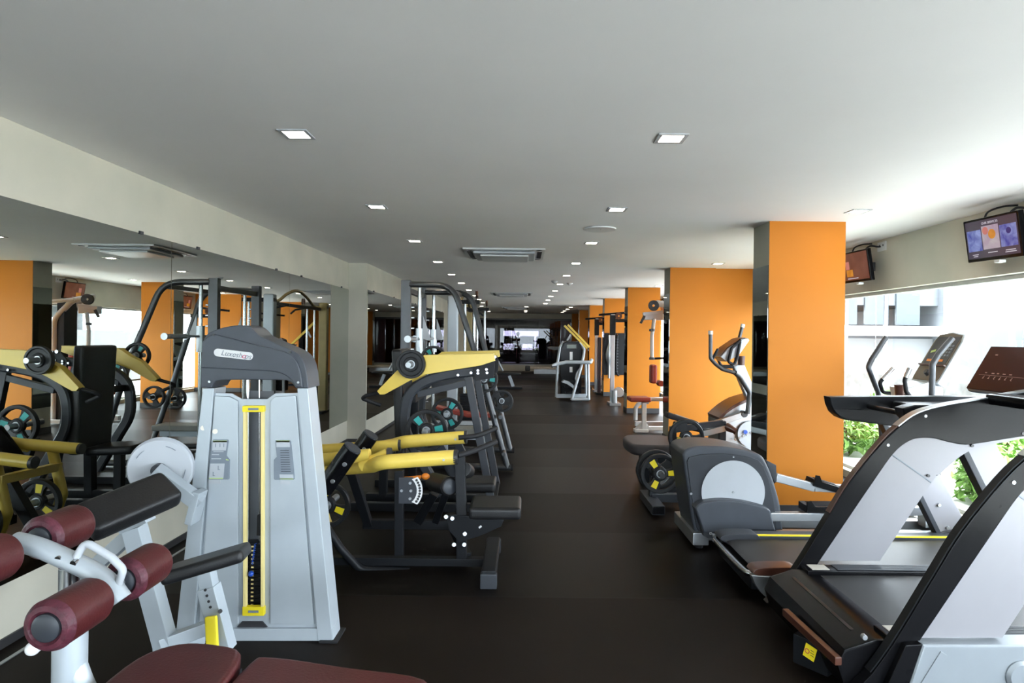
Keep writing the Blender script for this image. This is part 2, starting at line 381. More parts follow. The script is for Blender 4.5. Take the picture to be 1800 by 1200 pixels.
# orange columns, with mirrors on the aisle side
for k, y in enumerate(COLY):
    c = struct(MB().span((COLX0, y, 0), (COLX1, y + COLD, CEIL), 0).build('column', m_conc_c), 'orange column')
    MB().span((COLX0, y - 0.004, 0.1), (COLX1, y, CEIL), 0).build('orange_face', m_orange, c)
    MB().span((COLX0 + 0.02, y + COLD, 0.1), (COLX1, y + COLD + 0.004, CEIL), 0).build('orange_face', m_orange, c)
    MB().span((COLX0 - 0.006, y + 0.004, 0.39), (COLX0, y + COLD - 0.004, MZ1), 0).build('mirror_glass', m_mirror_dk, c)
    MB().span((COLX0 - 0.012, y - 0.014, 0), (COLX1, y - 0.004, 0.1), 0.002).span((COLX0 - 0.012, y - 0.014, 0), (COLX0, y + COLD, 0.1), 0.002).build('baseboard', m_skirt, c)
    if k in (1, 3, 5):
        s_ = struct(MB().span((COLX1, y + 0.06, 0), (XR, y + 0.2, CEIL), 0).build('wall_stub', m_orange), 'orange stub wall')
        MB().span((COLX1, y + 0.05, 0), (XR, y + 0.06, 0.1), 0.002).build('baseboard', m_skirt, s_)

# ---------------------------------------------------------------- ceiling fittings
def light_obj(lab):
    t = thing('recessed_light', lab, 'ceiling light', (0, 0, CEIL), 'square recessed ceiling lights')
    f = MB(); o_, i_ = 0.074, 0.053
    for sx in (-1, 1):
        f.span((sx * i_, -o_, CEIL - 0.006), (sx * o_, o_, CEIL + 0.0), 0.002); f.span((-i_, sx * i_, CEIL - 0.006), (i_, sx * o_, CEIL + 0.0), 0.002)
    f.build('frame', m_lightgrey, t)
    MB().span((-i_, -i_, CEIL - 0.003), (i_, i_, CEIL - 0.001), 0).build('diffuser', m_light, t)
    return t
rows = []
Ly = [3.13, 4.88, 6.63, 8.47, 10.2, 11.87, 13.6, 15.44, 17.05, 18.79]
ordn = ['nearest', 'second', 'third', 'fourth', 'fifth', 'sixth', 'seventh', 'eighth', 'ninth', 'tenth']
for i, y in enumerate(Ly):
    rows.append((-1.145 - 0.008 * i, y, '%s light from the camera in the left row of square ceiling lights' % ordn[i]))
    rows.append((0.728 - 0.008 * i, y, '%s light from the camera in the middle row of square ceiling lights' % ordn[i]))
for i, y in enumerate((4.85, 8.33, 11.97, 15.5)):
    rows.append((2.583, y, '%s light from the camera in the row beside the orange columns' % ordn[i]))
for i, y in enumerate((20.9, 22.45, 24.0, 25.3)):
    rows.append((-1.4, y, '%s light of the far left row near the dark back wall' % ordn[i]))
    rows.append((1.575, y, '%s light of the far right row near the dark back wall' % ordn[i]))
    if i != 1: rows.append((0.09, y, '%s light of the far middle row near the dark back wall' % ordn[i]))
pl = light_obj(rows[0][2]); pl.matrix_basis = Matrix.Translation((rows[0][0], rows[0][1], CEIL))
for x, y, l in rows[1:]: dup(pl, Matrix.Translation((x, y, CEIL)), l)

def ac_unit(x0, x1, y0, lab, m):
    y1 = y0 + 0.94; xc, yc = (x0 + x1) / 2, y0 + 0.47
    t = thing('ceiling_air_conditioner', lab, 'air conditioner', (xc, yc, CEIL), 'cassette air conditioners in the ceiling')
    MB().span((x0, y0, CEIL - 0.018), (x1, y1, CEIL), 0.006).build('cover', m, t)
    MB().prism([(-0.36, -0.36), (0.36, -0.36), (0.36, 0.36), (-0.36, 0.36)], (xc, yc, 0), (1, 0, 0), (0, 1, 0), -CEIL + 0.018, -CEIL + 0.05, 0.02).build('vent_ring', m_lightgrey, t)
    g = MB().box((xc, yc, CEIL - 0.062), (0.56, 0.56, 0.02), None, 0.006); g.build('grille', m, t)
    for sx, sy in ((0, -1), (0, 1), (-1, 0), (1, 0)):
        MB().box((xc + sx * 0.41, yc + sy * 0.41, CEIL - 0.019), (0.6 if sy else 0.055, 0.6 if sx else 0.055, 0.006), None, 0.002).build('louvre', m_lightgrey if sy else m_dkgrey, t)
    for sx in (-1, 1):
        for sy in (-1, 1): MB().box((xc + sx * 0.40, yc + sy * 0.40, CEIL - 0.02), (0.06, 0.03, 0.006), (0, 0, sx * sy * PI / 4), 0.002).build('corner_slot', m_skirt, t)
ac_unit(-0.70, 0.24, 7.08, 'cassette air conditioner in the ceiling above the middle aisle, nearest one', m_white)
ac_unit(-0.75, 0.2, 14.2, 'second cassette air conditioner farther down the ceiling', m_white)
ac_unit(-0.75, 0.2, 21.3, 'farthest cassette air conditioner near the dark back wall', m_white)
t = thing('ceiling_speaker', 'round white ceiling speaker between the middle row lights', 'speaker', (0.695, 5.76, CEIL))
MB().cyl((0.695, 5.76, CEIL - 0.012), (0.695, 5.76, CEIL), 0.145, 0.15, 40, 0.003).build('grille', m_white, t)
MB().cyl((0.695, 5.70, CEIL - 0.015), (0.695, 5.70, CEIL - 0.011), 0.006).build('badge', m_steel, t)
for i, (x, y, l) in enumerate(((0.55, 11.2, 'small round smoke detector beyond the fifth ceiling light'), (0.85, 11.6, 'round white smoke detector right of the middle light row'))):
    t = thing('smoke_detector', l, 'smoke detector', (x, y, CEIL))
    MB().lathe([(0.0, -0.04), (0.03, -0.04), (0.05, -0.025), (0.06, 0.0)], (x, y, CEIL)).build('housing', m_white, t)
    MB().cyl((x, y, CEIL - 0.046), (x, y, CEIL - 0.038), 0.018).build('sensor', m_lightgrey, t)

# ---------------------------------------------------------------- televisions on the right bulkhead
def screen_mat(name, kind):
    m = bpy.data.materials.new(name); m.use_nodes = True; t = m.node_tree; b = t.nodes['Principled BSDF']
    b.inputs['Roughness'].default_value = 0.25
    c = t.nodes.new('ShaderNodeTexCoord'); n = t.nodes.new('ShaderNodeTexNoise'); n.inputs['Scale'].default_value = kind[0]; n.inputs['Detail'].default_value = 3; n.inputs['Distortion'].default_value = 0.6
    t.links.new(c.outputs['Object'], n.inputs['Vector'])
    r = t.nodes.new('ShaderNodeValToRGB'); el = r.color_ramp.elements; el[0].position = 0.3; el[1].position = 0.7
    el[0].color = (*kind[1], 1); el[1].color = (*kind[2], 1)
    t.links.new(n.outputs['Fac'], r.inputs[0]); b.inputs['Base Color'].default_value = (0.01, 0.01, 0.01, 1)
    t.links.new(r.outputs[0], b.inputs['Emission Color']); b.inputs['Emission Strength'].default_value = kind[3]
    return m
s_dark = screen_mat('screen_violet', (3, (0.035, 0.03, 0.055), (0.05, 0.035, 0.06), 1.0))
s_blue = screen_mat('screen_blue_photo', (14, (0.02, 0.03, 0.25), (0.22, 0.27, 0.55), 1.0))
s_cream = screen_mat('screen_cream_photo', (9, (0.30, 0.20, 0.30), (0.42, 0.38, 0.40), 1.0))
s_oran = screen_mat('screen_orange_patch', (10, (0.45, 0.16, 0.01), (0.6, 0.25, 0.03), 1.0))
s_pink = screen_mat('screen_pink_patch', (10, (0.45, 0.12, 0.12), (0.5, 0.18, 0.14), 1.0))
s_text = screen_mat('screen_lettering', (2, (0.45, 0.42, 0.5), (0.5, 0.48, 0.55), 1.0))
s_brown = screen_mat('screen_brown', (5, (0.10, 0.030, 0.018), (0.17, 0.06, 0.04), 1.0))
def tv(y, lab, roll, services, short):
    W_, H_ = 0.53, 0.315
    t = thing('wall_television', lab, 'television', (3.36, y, 2.245), 'televisions along the right bulkhead')
    # local frame: X along the picture's left-to-right (towards the camera), Y up, Z out of the screen (into the room)
    tilt = math.radians(9)
    R = Matrix(((0, 0, -1), (-1, 0, 0), (0, 1, 0))).to_4x4()      # X -> -y, Y -> +z, Z -> -x
    M = Matrix.Translation((3.36, y, 2.245)) @ R @ Matrix.Rotation(tilt, 4, 'X') @ Matrix.Rotation(roll, 4, 'Z')
    MB().box((0, 0, -0.02), (W_, H_, 0.04), None, 0.008).move(M).build('casing', m_blackgloss, t)
    d = s_dark if services else s_brown
    scr = MB().box((0, 0.004, 0.001), (W_ - 0.04, H_ - 0.04, 0.002), None, 0).move(M).build('screen', d, t)
    if services:
        for x0, x1, a, b_, m in ((-0.235, -0.095, -0.08, 0.075, s_blue), (-0.085, 0.075, -0.075, 0.095, s_cream), (0.085, 0.235, -0.075, 0.08, s_blue)):
            MB().span((x0, a, 0.002), (x1, b_, 0.0028), 0).move(M).build('picture', m, scr)
        MB().lathe([(0, 0), (0.035, 0), (0.035, 0.0006), (0, 0.0006)], (0.01, 0.03, 0.0028)).move(M).build('picture_detail', s_oran, scr)
        MB().lathe([(0, 0), (0.028, 0), (0.028, 0.0006), (0, 0.0006)], (-0.05, 0.06, 0.0028)).move(M).build('picture_detail', s_pink, scr)
        MB().lathe([(0, 0), (0.022, 0), (0.022, 0.0006), (0, 0.0006)], (0.165, 0.035, 0.0028)).move(M).build('picture_detail', screen_mat('screen_navy_patch', (9, (0.01, 0.01, 0.12), (0.02, 0.02, 0.16), 1.0)), scr)
        text('title', 'OUR SERVICES', 0.024, M @ Matrix.Translation((0, 0.115, 0.003)), s_text, scr)
        for x, yy, w_ in ((-0.17, -0.105, 0.06), (-0.17, -0.118, 0.045), (0.0, -0.1, 0.09), (0.165, -0.1, 0.09), (0.165, -0.113, 0.1)):
            MB().box((x, yy, 0.003), (w_, 0.006, 0.0006), None, 0).move(M).build('caption_line', s_text, scr)
    else:
        for x, yy, w_, h_, m in ((-0.13, 0.02, 0.07, 0.08, s_pink), (-0.1, -0.06, 0.12, 0.07, s_oran), (-0.05, -0.115, 0.2, 0.008, s_text)):
            MB().box((x, yy, 0.003), (w_, h_, 0.0006), None, 0).move(M).build('picture', m, scr)
    MB().span((3.38, y - 0.04, 2.2), (XR, y + 0.04, 2.29), 0.004).build('wall_bracket', m_skirt, t)
    MB().box((3.40, y - 0.03, 2.075), (0.05, 0.05, 0.02), None, 0.004).build('receiver', m_white, t)
    so = thing('wall_socket', 'white wall socket above the ' + short, 'socket', (XR, y - 0.16, 2.44), 'sockets above the televisions')
    MB().span((XR - 0.012, y - 0.23, 2.385), (XR, y - 0.09, 2.475), 0.003).build('face_plate', m_white, so)
    for k in (-1, 1): MB().box((XR - 0.013, y - 0.16 + k * 0.03, 2.44), (0.004, 0.012, 0.02), None, 0.001).build('outlet', m_skirt, so)
    cb = thing('power_cable', 'black power cable looping from the socket to the ' + short, 'cable', (3.45, y, 2.4), 'television power cables')
    MB().tube(spline([(3.40, y + 0.13, 2.39), (3.42, y + 0.12, 2.455), (3.45, y + 0.02, 2.475), (3.5, y - 0.06, 2.47)], 6), 0.007).build('cord', m_rubber, cb)
    MB().tube(spline([(3.40, y - 0.10, 2.39), (3.45, y - 0.11, 2.44), (3.5, y - 0.15, 2.43), (XR - 0.02, y - 0.16, 2.43)], 6), 0.009).build('plug_lead', m_rubber, cb)
tv(4.50, 'television with blue pictures and white title, nearest the camera', math.radians(-1.5), True, 'nearest television')
tv(6.36, 'television with brown picture half hidden behind the first orange column', math.radians(-1), False, 'television half hidden by the column')
tv(11.5, 'television with brown picture high beside the second window bay', 0, False, 'television beyond the second orange column')
tv(15.3, 'television with brown picture far along the right bulkhead', 0, False, 'farthest television')
# ---------------------------------------------------------------- weight plates
def plate_meshes():
    seg = []
    for k in range(3):
        a = k * 2 * PI / 3 + PI / 2
        seg.append(a)
    return seg
def make_plate(name, label, ins_mat, r, solid=False):
    """local: axis along -y, face towards -y, radius r"""
    t = thing(name, label, 'weight plate', (0, 0, 0), 'weight plates')
    th = 0.022
    b = MB()
    if solid:
        b.lathe([(0.028, -th), (0.055, -th - .004), (0.062, -th * .6), (r * .78, -th * .6), (r * .84, -th), (r * .97, -th), (r, -th * .6), (r, th * .6), (r * .97, th), (r * .84, th), (r * .78, th * .6), (0.062, th * .6), (0.055, th), (0.028, th)], closed=True)
        for k in range(3):
            a = k * 2 * PI / 3 + PI / 2 + 0.35
            for q in range(-4, 5):
                pass
            b.prism(sp2([(r * .5 * math.cos(a - .42), r * .5 * math.sin(a - .42)), (r * .72 * math.cos(a - .5), r * .72 * math.sin(a - .5)), (r * .76 * math.cos(a), r * .76 * math.sin(a)), (r * .72 * math.cos(a + .5), r * .72 * math.sin(a + .5)), (r * .5 * math.cos(a + .42), r * .5 * math.sin(a + .42)), (r * .54 * math.cos(a), r * .54 * math.sin(a))], 4, True), (0, 0, 0), (1, 0, 0), (0, 1, 0), -th, -th + .004, 0.0)
    else:
        b.lathe([(r * .80, -th * .8), (r * .84, -th), (r * .97, -th), (r, -th * .6), (r, th * .6), (r * .97, th), (r * .84, th), (r * .80, th * .8)], closed=True)
        b.lathe([(0.027, -th), (r * .30, -th), (r * .36, -th * .6), (r * .36, th * .6), (r * .30, th), (0.027, th)], closed=True)
        for a in plate_meshes():
            p = [(r * .30, -.17 * r), (r * .30, .17 * r), (r * .55, .21 * r), (r * .83, .36 * r), (r * .83, -.36 * r), (r * .55, -.21 * r)]
            p = [(x * math.cos(a) - y * math.sin(a), x * math.sin(a) + y * math.cos(a)) for x, y in p]
            b.prism(p, (0, 0, 0), (1, 0, 0), (0, 1, 0), -th * .75, th * .75, 0.003)
    M = Matrix.Rotation(-PI / 2, 4, 'X')         # local z -> +y ; face z=+th away, -th towards camera
    b.move(M).build('rubber_body', m_plate, t)
    MB().lathe([(0.0262, -th - .004), (0.034, -th - .004), (0.034, th + .004), (0.0262, th + .004)], closed=True).move(M).build('hub_ring', m_steel, t)
    if ins_mat is not None:
        for a in plate_meshes():
            p = [(r * .40, -.12 * r), (r * .40, .12 * r), (r * .78, .15 * r), (r * .78, -.15 * r)]
            p = [(x * math.cos(a) - y * math.sin(a), x * math.sin(a) + y * math.cos(a)) for x, y in p]
            MB().prism(p, (0, 0, 0), (1, 0, 0), (0, 1, 0), -th * .75 - .0025, th * .75 + .0025, 0.001).move(M).build('inlay', ins_mat, t)
    return t
PROTO = {}
def plate(kind, c, r, label, spin=0.0, yaw=0.0):
    """a plate on a peg along y at c"""
    M = Matrix.Translation(c) @ Matrix.Rotation(yaw, 4, 'Z') @ Matrix.Rotation(spin, 4, 'Y')
    key = (kind, round(r, 3))
    if key not in PROTO:
        m = {'teal': m_teal, 'yellow': m_yellow2, 'plain': None, 'grip': None}[kind]
        o = make_plate('weight_plate', label, m, r, kind == 'plain'); o.matrix_basis = M; PROTO[key] = o
    else: o = dup(PROTO[key], M, label)
    return o
def peg(mb, c, y0, y1, r=0.024): mb.cyl((c[0], y0, c[2]), (c[0], y1, c[2]), r, None, 18, 0.003)

# ---------------------------------------------------------------- grey weight stack tower with the prone leg curl frame
D0 = 3.05
T = thing('leg_curl_machine', 'grey weight stack machine with slate hood, white oval logo and black thigh pads', 'gym machine', (P(445, 1128, 3.12).x, 3.13, 0))
c_ = MB()
for poly in ([(356, 682), (376, 682), (339, 1127), (307, 1127)], [(522, 682), (541, 682), (585, 1127), (558, 1127)]):
    c_.xz(XZ(poly, D0), D0, D0 + 0.13, 0.006)
c_.xz(XZ([(307, 1105), (584, 1105), (586, 1127), (306, 1127)], D0), D0 + 0.002, D0 + 0.12, 0.005)
c_.build('side_frame', m_silver, T)
f = MB()
LP = [(373, 691), (404, 692), (422, 702), (431, 702), (431, 1106), (341, 1106)]
RP_ = [(461, 702), (467, 702), (481, 692), (523, 691), (559, 1106), (461, 1106)]
for pl_ in (LP, RP_, [(430.5, 702), (461.5, 702), (461.5, 720), (430.5, 720)], [(430.5, 1076), (461.5, 1076), (461.5, 1106), (430.5, 1106)]):
    f.xz(XZ(pl_, D0), D0 + 0.02, D0 + 0.03, 0.0)
for pl_ in ([(376, 696), (402, 697), (417, 705), (417, 1098), (348, 1098)], [(474, 705), (483, 697), (519, 696), (551, 1098), (474, 1098)]):
    f.xz(XZ(pl_, D0), D0 + 0.006, D0 + 0.022, 0.005)
f.build('front_panel', m_silver, T)
MB().xz(XZ([(424, 690), (466, 690), (474, 1106), (416, 1106)], D0), D0 + 0.10, D0 + 0.105, 0).build('inner_back', mat('inner_panel_grey', (0.12, 0.13, 0.14), 0.5), T)
tr = MB()
tr.xz(XZ([(427, 714), (432, 714), (432, 1081), (427, 1081)], D0), D0 + 0.0, D0 + 0.024, 0.002).xz(XZ([(458, 714), (463, 714), (463, 1081), (458, 1081)], D0), D0, D0 + 0.024, 0.002)
tr.build('slot_trim', m_paleyel, T)
for a, b_ in ((713, 724), (1066, 1082)):
    q = MB().xz(XZ([(426, a), (464, a), (464, b_), (426, b_)], D0), D0 - 0.003, D0 + 0.024, 0.004).build('trim_cap', m_yellow2, T)
    MB().xz(XZ([(437, (a + b_) / 2 - 2), (455, (a + b_) / 2 - 2), (455, (a + b_) / 2 + 2), (437, (a + b_) / 2 + 2)], D0), D0 - 0.005, D0 - 0.002, 0).build('cap_print', m_ink, q)
for px in (435.5, 456):
    MB().cyl(P(px, 640, D0 + .07), P(px, 1072, D0 + .07), 0.010 if px < 440 else 0.004).build('guide_rod', m_chrome, T)
for i in range(15):
    z0 = P(445, 965, D0).z - i * 0.0205
    o = MB().box((P(445, 965, D0).x, D0 + 0.065, z0), (0.074, 0.05, 0.018), None, 0.002).build('stack_plate', m_black, T)
    MB().box((P(438, 965, D0).x, D0 + 0.039, z0), (0.012, 0.002, 0.007), None, 0).build('weight_number', m_paleyel, o)
MB().span(P(433, 960, D0 + .04), P(458, 948, D0 + .09), 0.003).build('top_plate', m_black, T)
MB().xz(XZ([(447, 908), (455, 908), (456, 945), (446, 945)], D0), D0 + 0.03, D0 + 0.05, 0.004).build('cable_sleeve', m_rubber, T)
MB().tube([P(449, 955, D0 + 0.03) + V((0.004 * math.cos(k * 1.2), 0.004 * math.sin(k * 1.2), -k * 0.0021)) + V((-k * 0.0003, 0, 0)) for k in range(50)], 0.0022, 0, 6).build('pin_cord', m_blue, T)
MB().sphere(P(441, 1008, D0 + 0.012), 0.014).cyl(P(441, 1008, D0 + 0.012), P(441, 1008, D0 + 0.06), 0.005).build('selector_pin', m_blue, T)
# hood
HO = [(55, 950), (60, 640), (75, 400), (100, 240), (150, 150), (250, 95), (400, 45), (560, 18), (680, 15), (790, 38), (870, 105), (930, 168), (1050, 222), (1200, 292), (1400, 378), (1520, 450), (1600, 560), (1640, 700), (1660, 850), (1668, 955)]
HB = [(1480, 955), (1440, 900), (1400, 862), (1340, 838), (1200, 832), (800, 830), (400, 832), (290, 850), (250, 890), (220, 948)]
hk = lambda pts: XZ([(350 + x / 8.571, 570 + y / 8.571) for x, y in pts], D0)
hood = MB().xz(hk(sp2(HO, 3) + HB), D0 - 0.022, D0 + 0.15, 0.012, 3).build('hood', m_shroud, T)
ridge = [(95, 260), (250, 150), (500, 200), (850, 290), (1150, 360), (1400, 440), (1500, 540), (1560, 700), (1595, 940)]
low = [(1500, 940), (1460, 880), (1400, 810), (1320, 755), (1200, 715), (1000, 695), (800, 688), (500, 670), (70, 650)]
MB().xz(hk(sp2(ridge, 4) + sp2(low, 3)), D0 - 0.033, D0 - 0.015, 0.009, 3).build('hood_ridge', m_shroud, T)
sta = []
a0, a1 = V((335, 420)), V((800, 475))
dr = (a1 - a0).normalized(); nn = V((-dr.y, dr.x))
for k in range(13): sta.append(a1 + 58 * (nn * math.cos(PI * k / 12 + PI) + dr * math.sin(PI * k / 12)))
for k in range(13): sta.append(a0 + 58 * (-nn * math.cos(PI * k / 12 + PI) - dr * math.sin(PI * k / 12)))
lp = MB().xz(hk([(p.x, p.y) for p in sta]), D0 - 0.037, D0 - 0.032, 0.001).build('logo_plate', m_whitelet, T)
lc = P(350 + 570 / 8.571, 570 + 455 / 8.571, D0 - 0.0375); la = -math.atan2(dr.y, dr.x) - ROLL
for body, off, m in (('Luxesh', -0.026, m_ink), ('o', 0.0335, m_red), ('ps', 0.054, m_ink)):
    text('logo_letters', body, 0.036, Matrix.Translation(lc) @ FACE @ Matrix.Rotation(la, 4, 'Z') @ Matrix.Translation((off, -0.002, 0)), m, lp, 0.0005, None, 0.25)
for x, y, m in ((225, 158, m_skirt), (1370, 415, m_skirt), (160, 862, m_steel), (1497, 872, m_steel)):
    q = P(350 + x / 8.571, 570 + y / 8.571, D0 - 0.03); MB().cyl(q + V((0, -0.006, 0)), q + V((0, 0.012, 0)), 0.0055, None, 14).build('screw', m, T)
# instruction placards
def zz(pts, x0, y0, s): return [(x0 + x / s, y0 + y / s) for x, y in pts]
for pts, blocks in (([(160, 140), (455, 140), (465, 170), (425, 460), (490, 540), (480, 915), (460, 930), (75, 930), (62, 905), (140, 170)],
                     [([(155, 165), (440, 165), (415, 355), (145, 355)], m_lightgrey), ([(160, 160), (438, 160), (436, 190), (157, 190)], m_green), ([(105, 615), (390, 615), (365, 895), (80, 895)], m_lightgrey), ([(85, 895), (360, 895), (355, 915), (85, 915)], m_green), ([(415, 520), (470, 540), (468, 552), (418, 545)], m_green), ([(140, 430), (280, 430), (278, 444), (138, 444)], m_lightgrey), ([(130, 512), (320, 512), (318, 526), (128, 526)], m_lightgrey), ([(170, 370), (370, 370), (368, 384), (168, 384)], m_lightgrey)]),
                    ([(1400, 150), (1680, 150), (1700, 180), (1775, 910), (1755, 935), (1380, 935), (1362, 910), (1362, 540), (1420, 480), (1390, 180)],
                     [([(1408, 165), (1678, 165), (1685, 288), (1415, 288)], m_lightgrey), ([(1410, 158), (1676, 158), (1678, 190), (1412, 190)], m_green), ([(1475, 828), (1745, 828), (1752, 915), (1485, 915)], m_lightgrey), ([(1488, 905), (1750, 905), (1748, 925), (1490, 925)], m_green)] + [([(1490 + 2 * i, 350 + 46 * i), (1660 + 4 * i, 350 + 46 * i), (1660 + 4 * i, 362 + 46 * i), (1490 + 2 * i, 362 + 46 * i)], m_shroud) for i in range(10)])):
    pc = MB().xz(XZ(zz(pts, 360, 760, 11.25), D0), D0 + 0.0015, D0 + 0.008, 0.001).build('instruction_placard', m_ink, T)
    for bp_, m in blocks: MB().xz(XZ(zz(bp_, 360, 760, 11.25), D0), D0 + 0.0005, D0 + 0.002, 0).build('printed_block', m, pc)
pc = [o for o in T.children if o.name.startswith('instruction_placard')][0]
for x, y in ((215, 260), (300, 260), (375, 260), (265, 700), (165, 820)):
    q = P(360 + x / 11.25, 760 + y / 11.25, D0 + 0.0003)
    g = MB().cyl(q + V((0, 0, .008)), q + V((0, .001, .008)), 0.0028, None, 12).box(q + V((0, .0005, -.001)), (0.004, 0.001, 0.012), None, 0)
    if y > 500: g.box(q + V((.003, .0005, -.008)), (0.011, 0.001, 0.003), None, 0)
    g.build('figure_drawing', m_ink, pc)
for a, b_ in (((367, 843), (388, 850)), ((493, 845), (511, 851))):
    MB().span(P(*a, D0 + 0.004), P(*b_, D0 + 0.007), 0).build('sticker', m_lightgrey, T)
for x, y in ((357, 752), (378, 758)): MB().cyl(P(x, y, D0 - 0.001), P(x, y, D0 + 0.01), 0.012, None, 18).build('round_sticker', mat('cream_sticker', (0.62, 0.58, 0.5), 0.5), T)
MB().xz(XZ([(423, 1094), (459, 1094), (468, 1104), (414, 1104)], D0), D0 + 0.012, D0 + 0.02, 0.001).build('cable_opening', m_skirt, T)
for px in (578, 318): MB().box((P(px, 1128, D0).x, D0 + 0.06, 0.0055), (0.09, 0.15, 0.011), None, 0.003).build('foot_pad', m_rubber, T)
# cam wheel and bracket
cw = P(282, 823, 3.0); ax = V((0.25, -1, -0.05)).normalized()
cam_ = MB().lathe([(0, -0.012), (0.128, -0.012), (0.142, -0.006), (0.145, 0.004), (0.138, 0.012), (0, 0.012)], cw, ax, 48).lathe([(0.145, -0.02), (0.148, -0.02), (0.148, -0.012), (0.132, -0.012)], cw, ax, 48).build('cam_wheel', m_lightgrey, T)
U_ = V((0, 0, 1)); R_ = U_.cross(ax).normalized(); W_ = ax.cross(R_)
for a0_ in (0.9, 2.2, 5.8):
    pts = [cw + ax * 0.013 + (R_ * math.cos(a0_ + k * .06) + W_ * math.sin(a0_ + k * .06)) * 0.112 for k in range(8)]
    MB().sweep(pts, [(0.004, 0.001), (-0.004, 0.001), (-0.004, -0.001), (0.004, -0.001)], ax).build('cam_slot', m_ink, cam_)
MB().bar(P(272, 826, 2.93), P(352, 884, 3.0), 0.07, 0.06, (0, 1, 0)).bar(P(352, 862, 3.0), P(338, 918, 3.0), 0.09, 0.035).build('cam_arm', m_silver, T)
MB().cyl(cw + ax * 0.05, cw - ax * 0.03, 0.03, None, 24, 0.004).build('cam_axle', m_dkgrey, T)
# pads
def pad_box(c, ax_l, ax_t, L, W, H, bev):
    l = V(ax_l).normalized(); t_ = V(ax_t); t_ = (t_ - l * t_.dot(l)).normalized(); w_ = t_.cross(l)
    return MB().box(c, (L, W, H), Matrix((l, w_, t_)).transposed(), bev, 4)
A_, B_ = P(168, 912, 2.42), P(284, 864, 2.64)
pad_box((A_ + B_) / 2, B_ - A_, (0.1, -0.75, 0.65), (B_ - A_).length + 0.09, 0.165, 0.085, 0.032).build('thigh_pad', m_pad, T)
A2, B2 = P(300, 1008, 2.5), P(428, 970, 2.56)
pad_box((A2 + B2) / 2, B2 - A2, (0.05, 0.10, 1), (B2 - A2).length + 0.03, 0.17, 0.052, 0.022).build('elbow_pad', m_pad, T)
fr = MB()
fr.bar(P(236, 925, 2.68), P(296, 1150, 2.72), 0.07, 0.075, (0, 1, 0), 0.004)
fr.bar(P(240, 930, 2.72), P(128, 1030, 2.9), 0.06, 0.06, (0, 1, 0), 0.004)
fr.bar(P(284, 1132, 2.70), P(392, 1092, 2.78), 0.06, 0.055, (0, 1, 0), 0.004)
fr.bar(P(300, 1148, 2.76), P(352, 1120, 3.0), 0.06, 0.05, (0, 1, 0), 0.004)
fr.bar(P(215, 925, 2.62), P(262, 905, 2.6), 0.06, 0.05, (0, 1, 0), 0.004)
fr.bar((P(296, 1150, 2.72).x, 2.72, 0.0), P(290, 1122, 2.72), 0.07, 0.075, (0, 1, 0), 0.004)
fr.span((-1.62, 2.62, 0.0), (-1.5, 2.84, 0.05), 0.004)
fr.build('leg_frame', m_silver, T)
po = MB().bar(P(396, 1142, 2.72), P(367, 1030, 2.72), 0.07, 0.075, (0, 1, 0), 0.004).bar(P(372, 1050, 2.72), P(362, 1000, 2.72), 0.055, 0.06, (0, 1, 0), 0.003).build('seat_post', m_silver, T)
for k in range(4):
    q = P(360.5 + 3 * k, 1037 + 10 * k, 2.682); MB().cyl(q, q + V((0, 0.004, 0)), 0.006, None, 12).build('adjustment_hole', m_skirt, po)
MB().box((P(398, 1142, 2.72).x, 2.72, 0.012), (0.1, 0.09, 0.024), None, 0.004).build('foot_pad', m_rubber, T)
MB().bar(P(371, 1082, 2.66), P(374, 1142, 2.64), 0.022, 0.05, (0, 1, 0), 0.01).build('adjustment_handle', m_yellow2, T)
MB().cyl(P(387, 1074, 2.67), P(387, 1074, 2.7), 0.009).build('lock_bolt', m_skirt, T)

# ---------------------------------------------------------------- maroon roller bench in the foreground
RBx, RBy = -1.335, 1.845
T = thing('roller_bench', 'silver bench with four maroon foam rollers and maroon seat pads, nearest the camera', 'exercise bench', (RBx, RBy, 0))
A1 = V((-1.206, 0, 0.745)); A2_ = V((-1.462, 0, 0.868))
def roller(a, y0, y1, near_cap=True):
    r = 0.066
    o = MB().lathe([(0.036, y0), (0.05, y0 - 0.006), (0.06, y0 - 0.002), (r, y0 + 0.012), (r, y1 - 0.012), (0.06, y1 + 0.002), (0.05, y1 + 0.006), (0.036, y1)], (a.x, 0, a.z), (0, 1, 0), 40).build('foam_roller', m_maroon, T)
    MB().lathe([(0.037, y0 - 0.004), (0.044, y0 - 0.012), (0.056, y0 - 0.009), (0.064, y0 + 0.001), (0.0672, y0 + 0.009)], (a.x, 0, a.z), (0, 1, 0), 60).build('gathered_end', m_maroonend, o)
    MB().lathe([(0, y0 - 0.018), (0.028, y0 - 0.017), (0.036, y0 - 0.011), (0.038, y0 + 0.004), (0.038, y1 + 0.006), (0.03, y1 + 0.014), (0, y1 + 0.015)], (a.x, 0, a.z), (0, 1, 0), 32).build('end_cap', m_blackgloss if False else m_dkgrey, o)
for a in (A1, A2_):
    roller(a, 1.60, 1.765); roller(a, 1.905, 2.06)
MB().cyl((A1.x, 1.76, A1.z), (A1.x, 1.91, A1.z), 0.014).cyl((A2_.x, 1.76, A2_.z), (A2_.x, 1.91, A2_.z), 0.014).build('roller_axle', m_steel, T)
mid = (A1 + A2_) / 2
MB().sweep(spline([(A2_.x - .03, RBy, A2_.z + .012), (A2_.x + .04, RBy, A2_.z - 0.005), (mid.x, RBy, mid.z + .02), (A1.x - .05, RBy, A1.z + .045), (A1.x - .005, RBy, A1.z + .01), (A1.x + .03, RBy, A1.z - .035)], 6), [(0.032 * math.cos(k * PI / 8), 0.027 * math.sin(k * PI / 8)) for k in range(16)], (0, 1, 0)).build('roller_arm', m_silver, T)
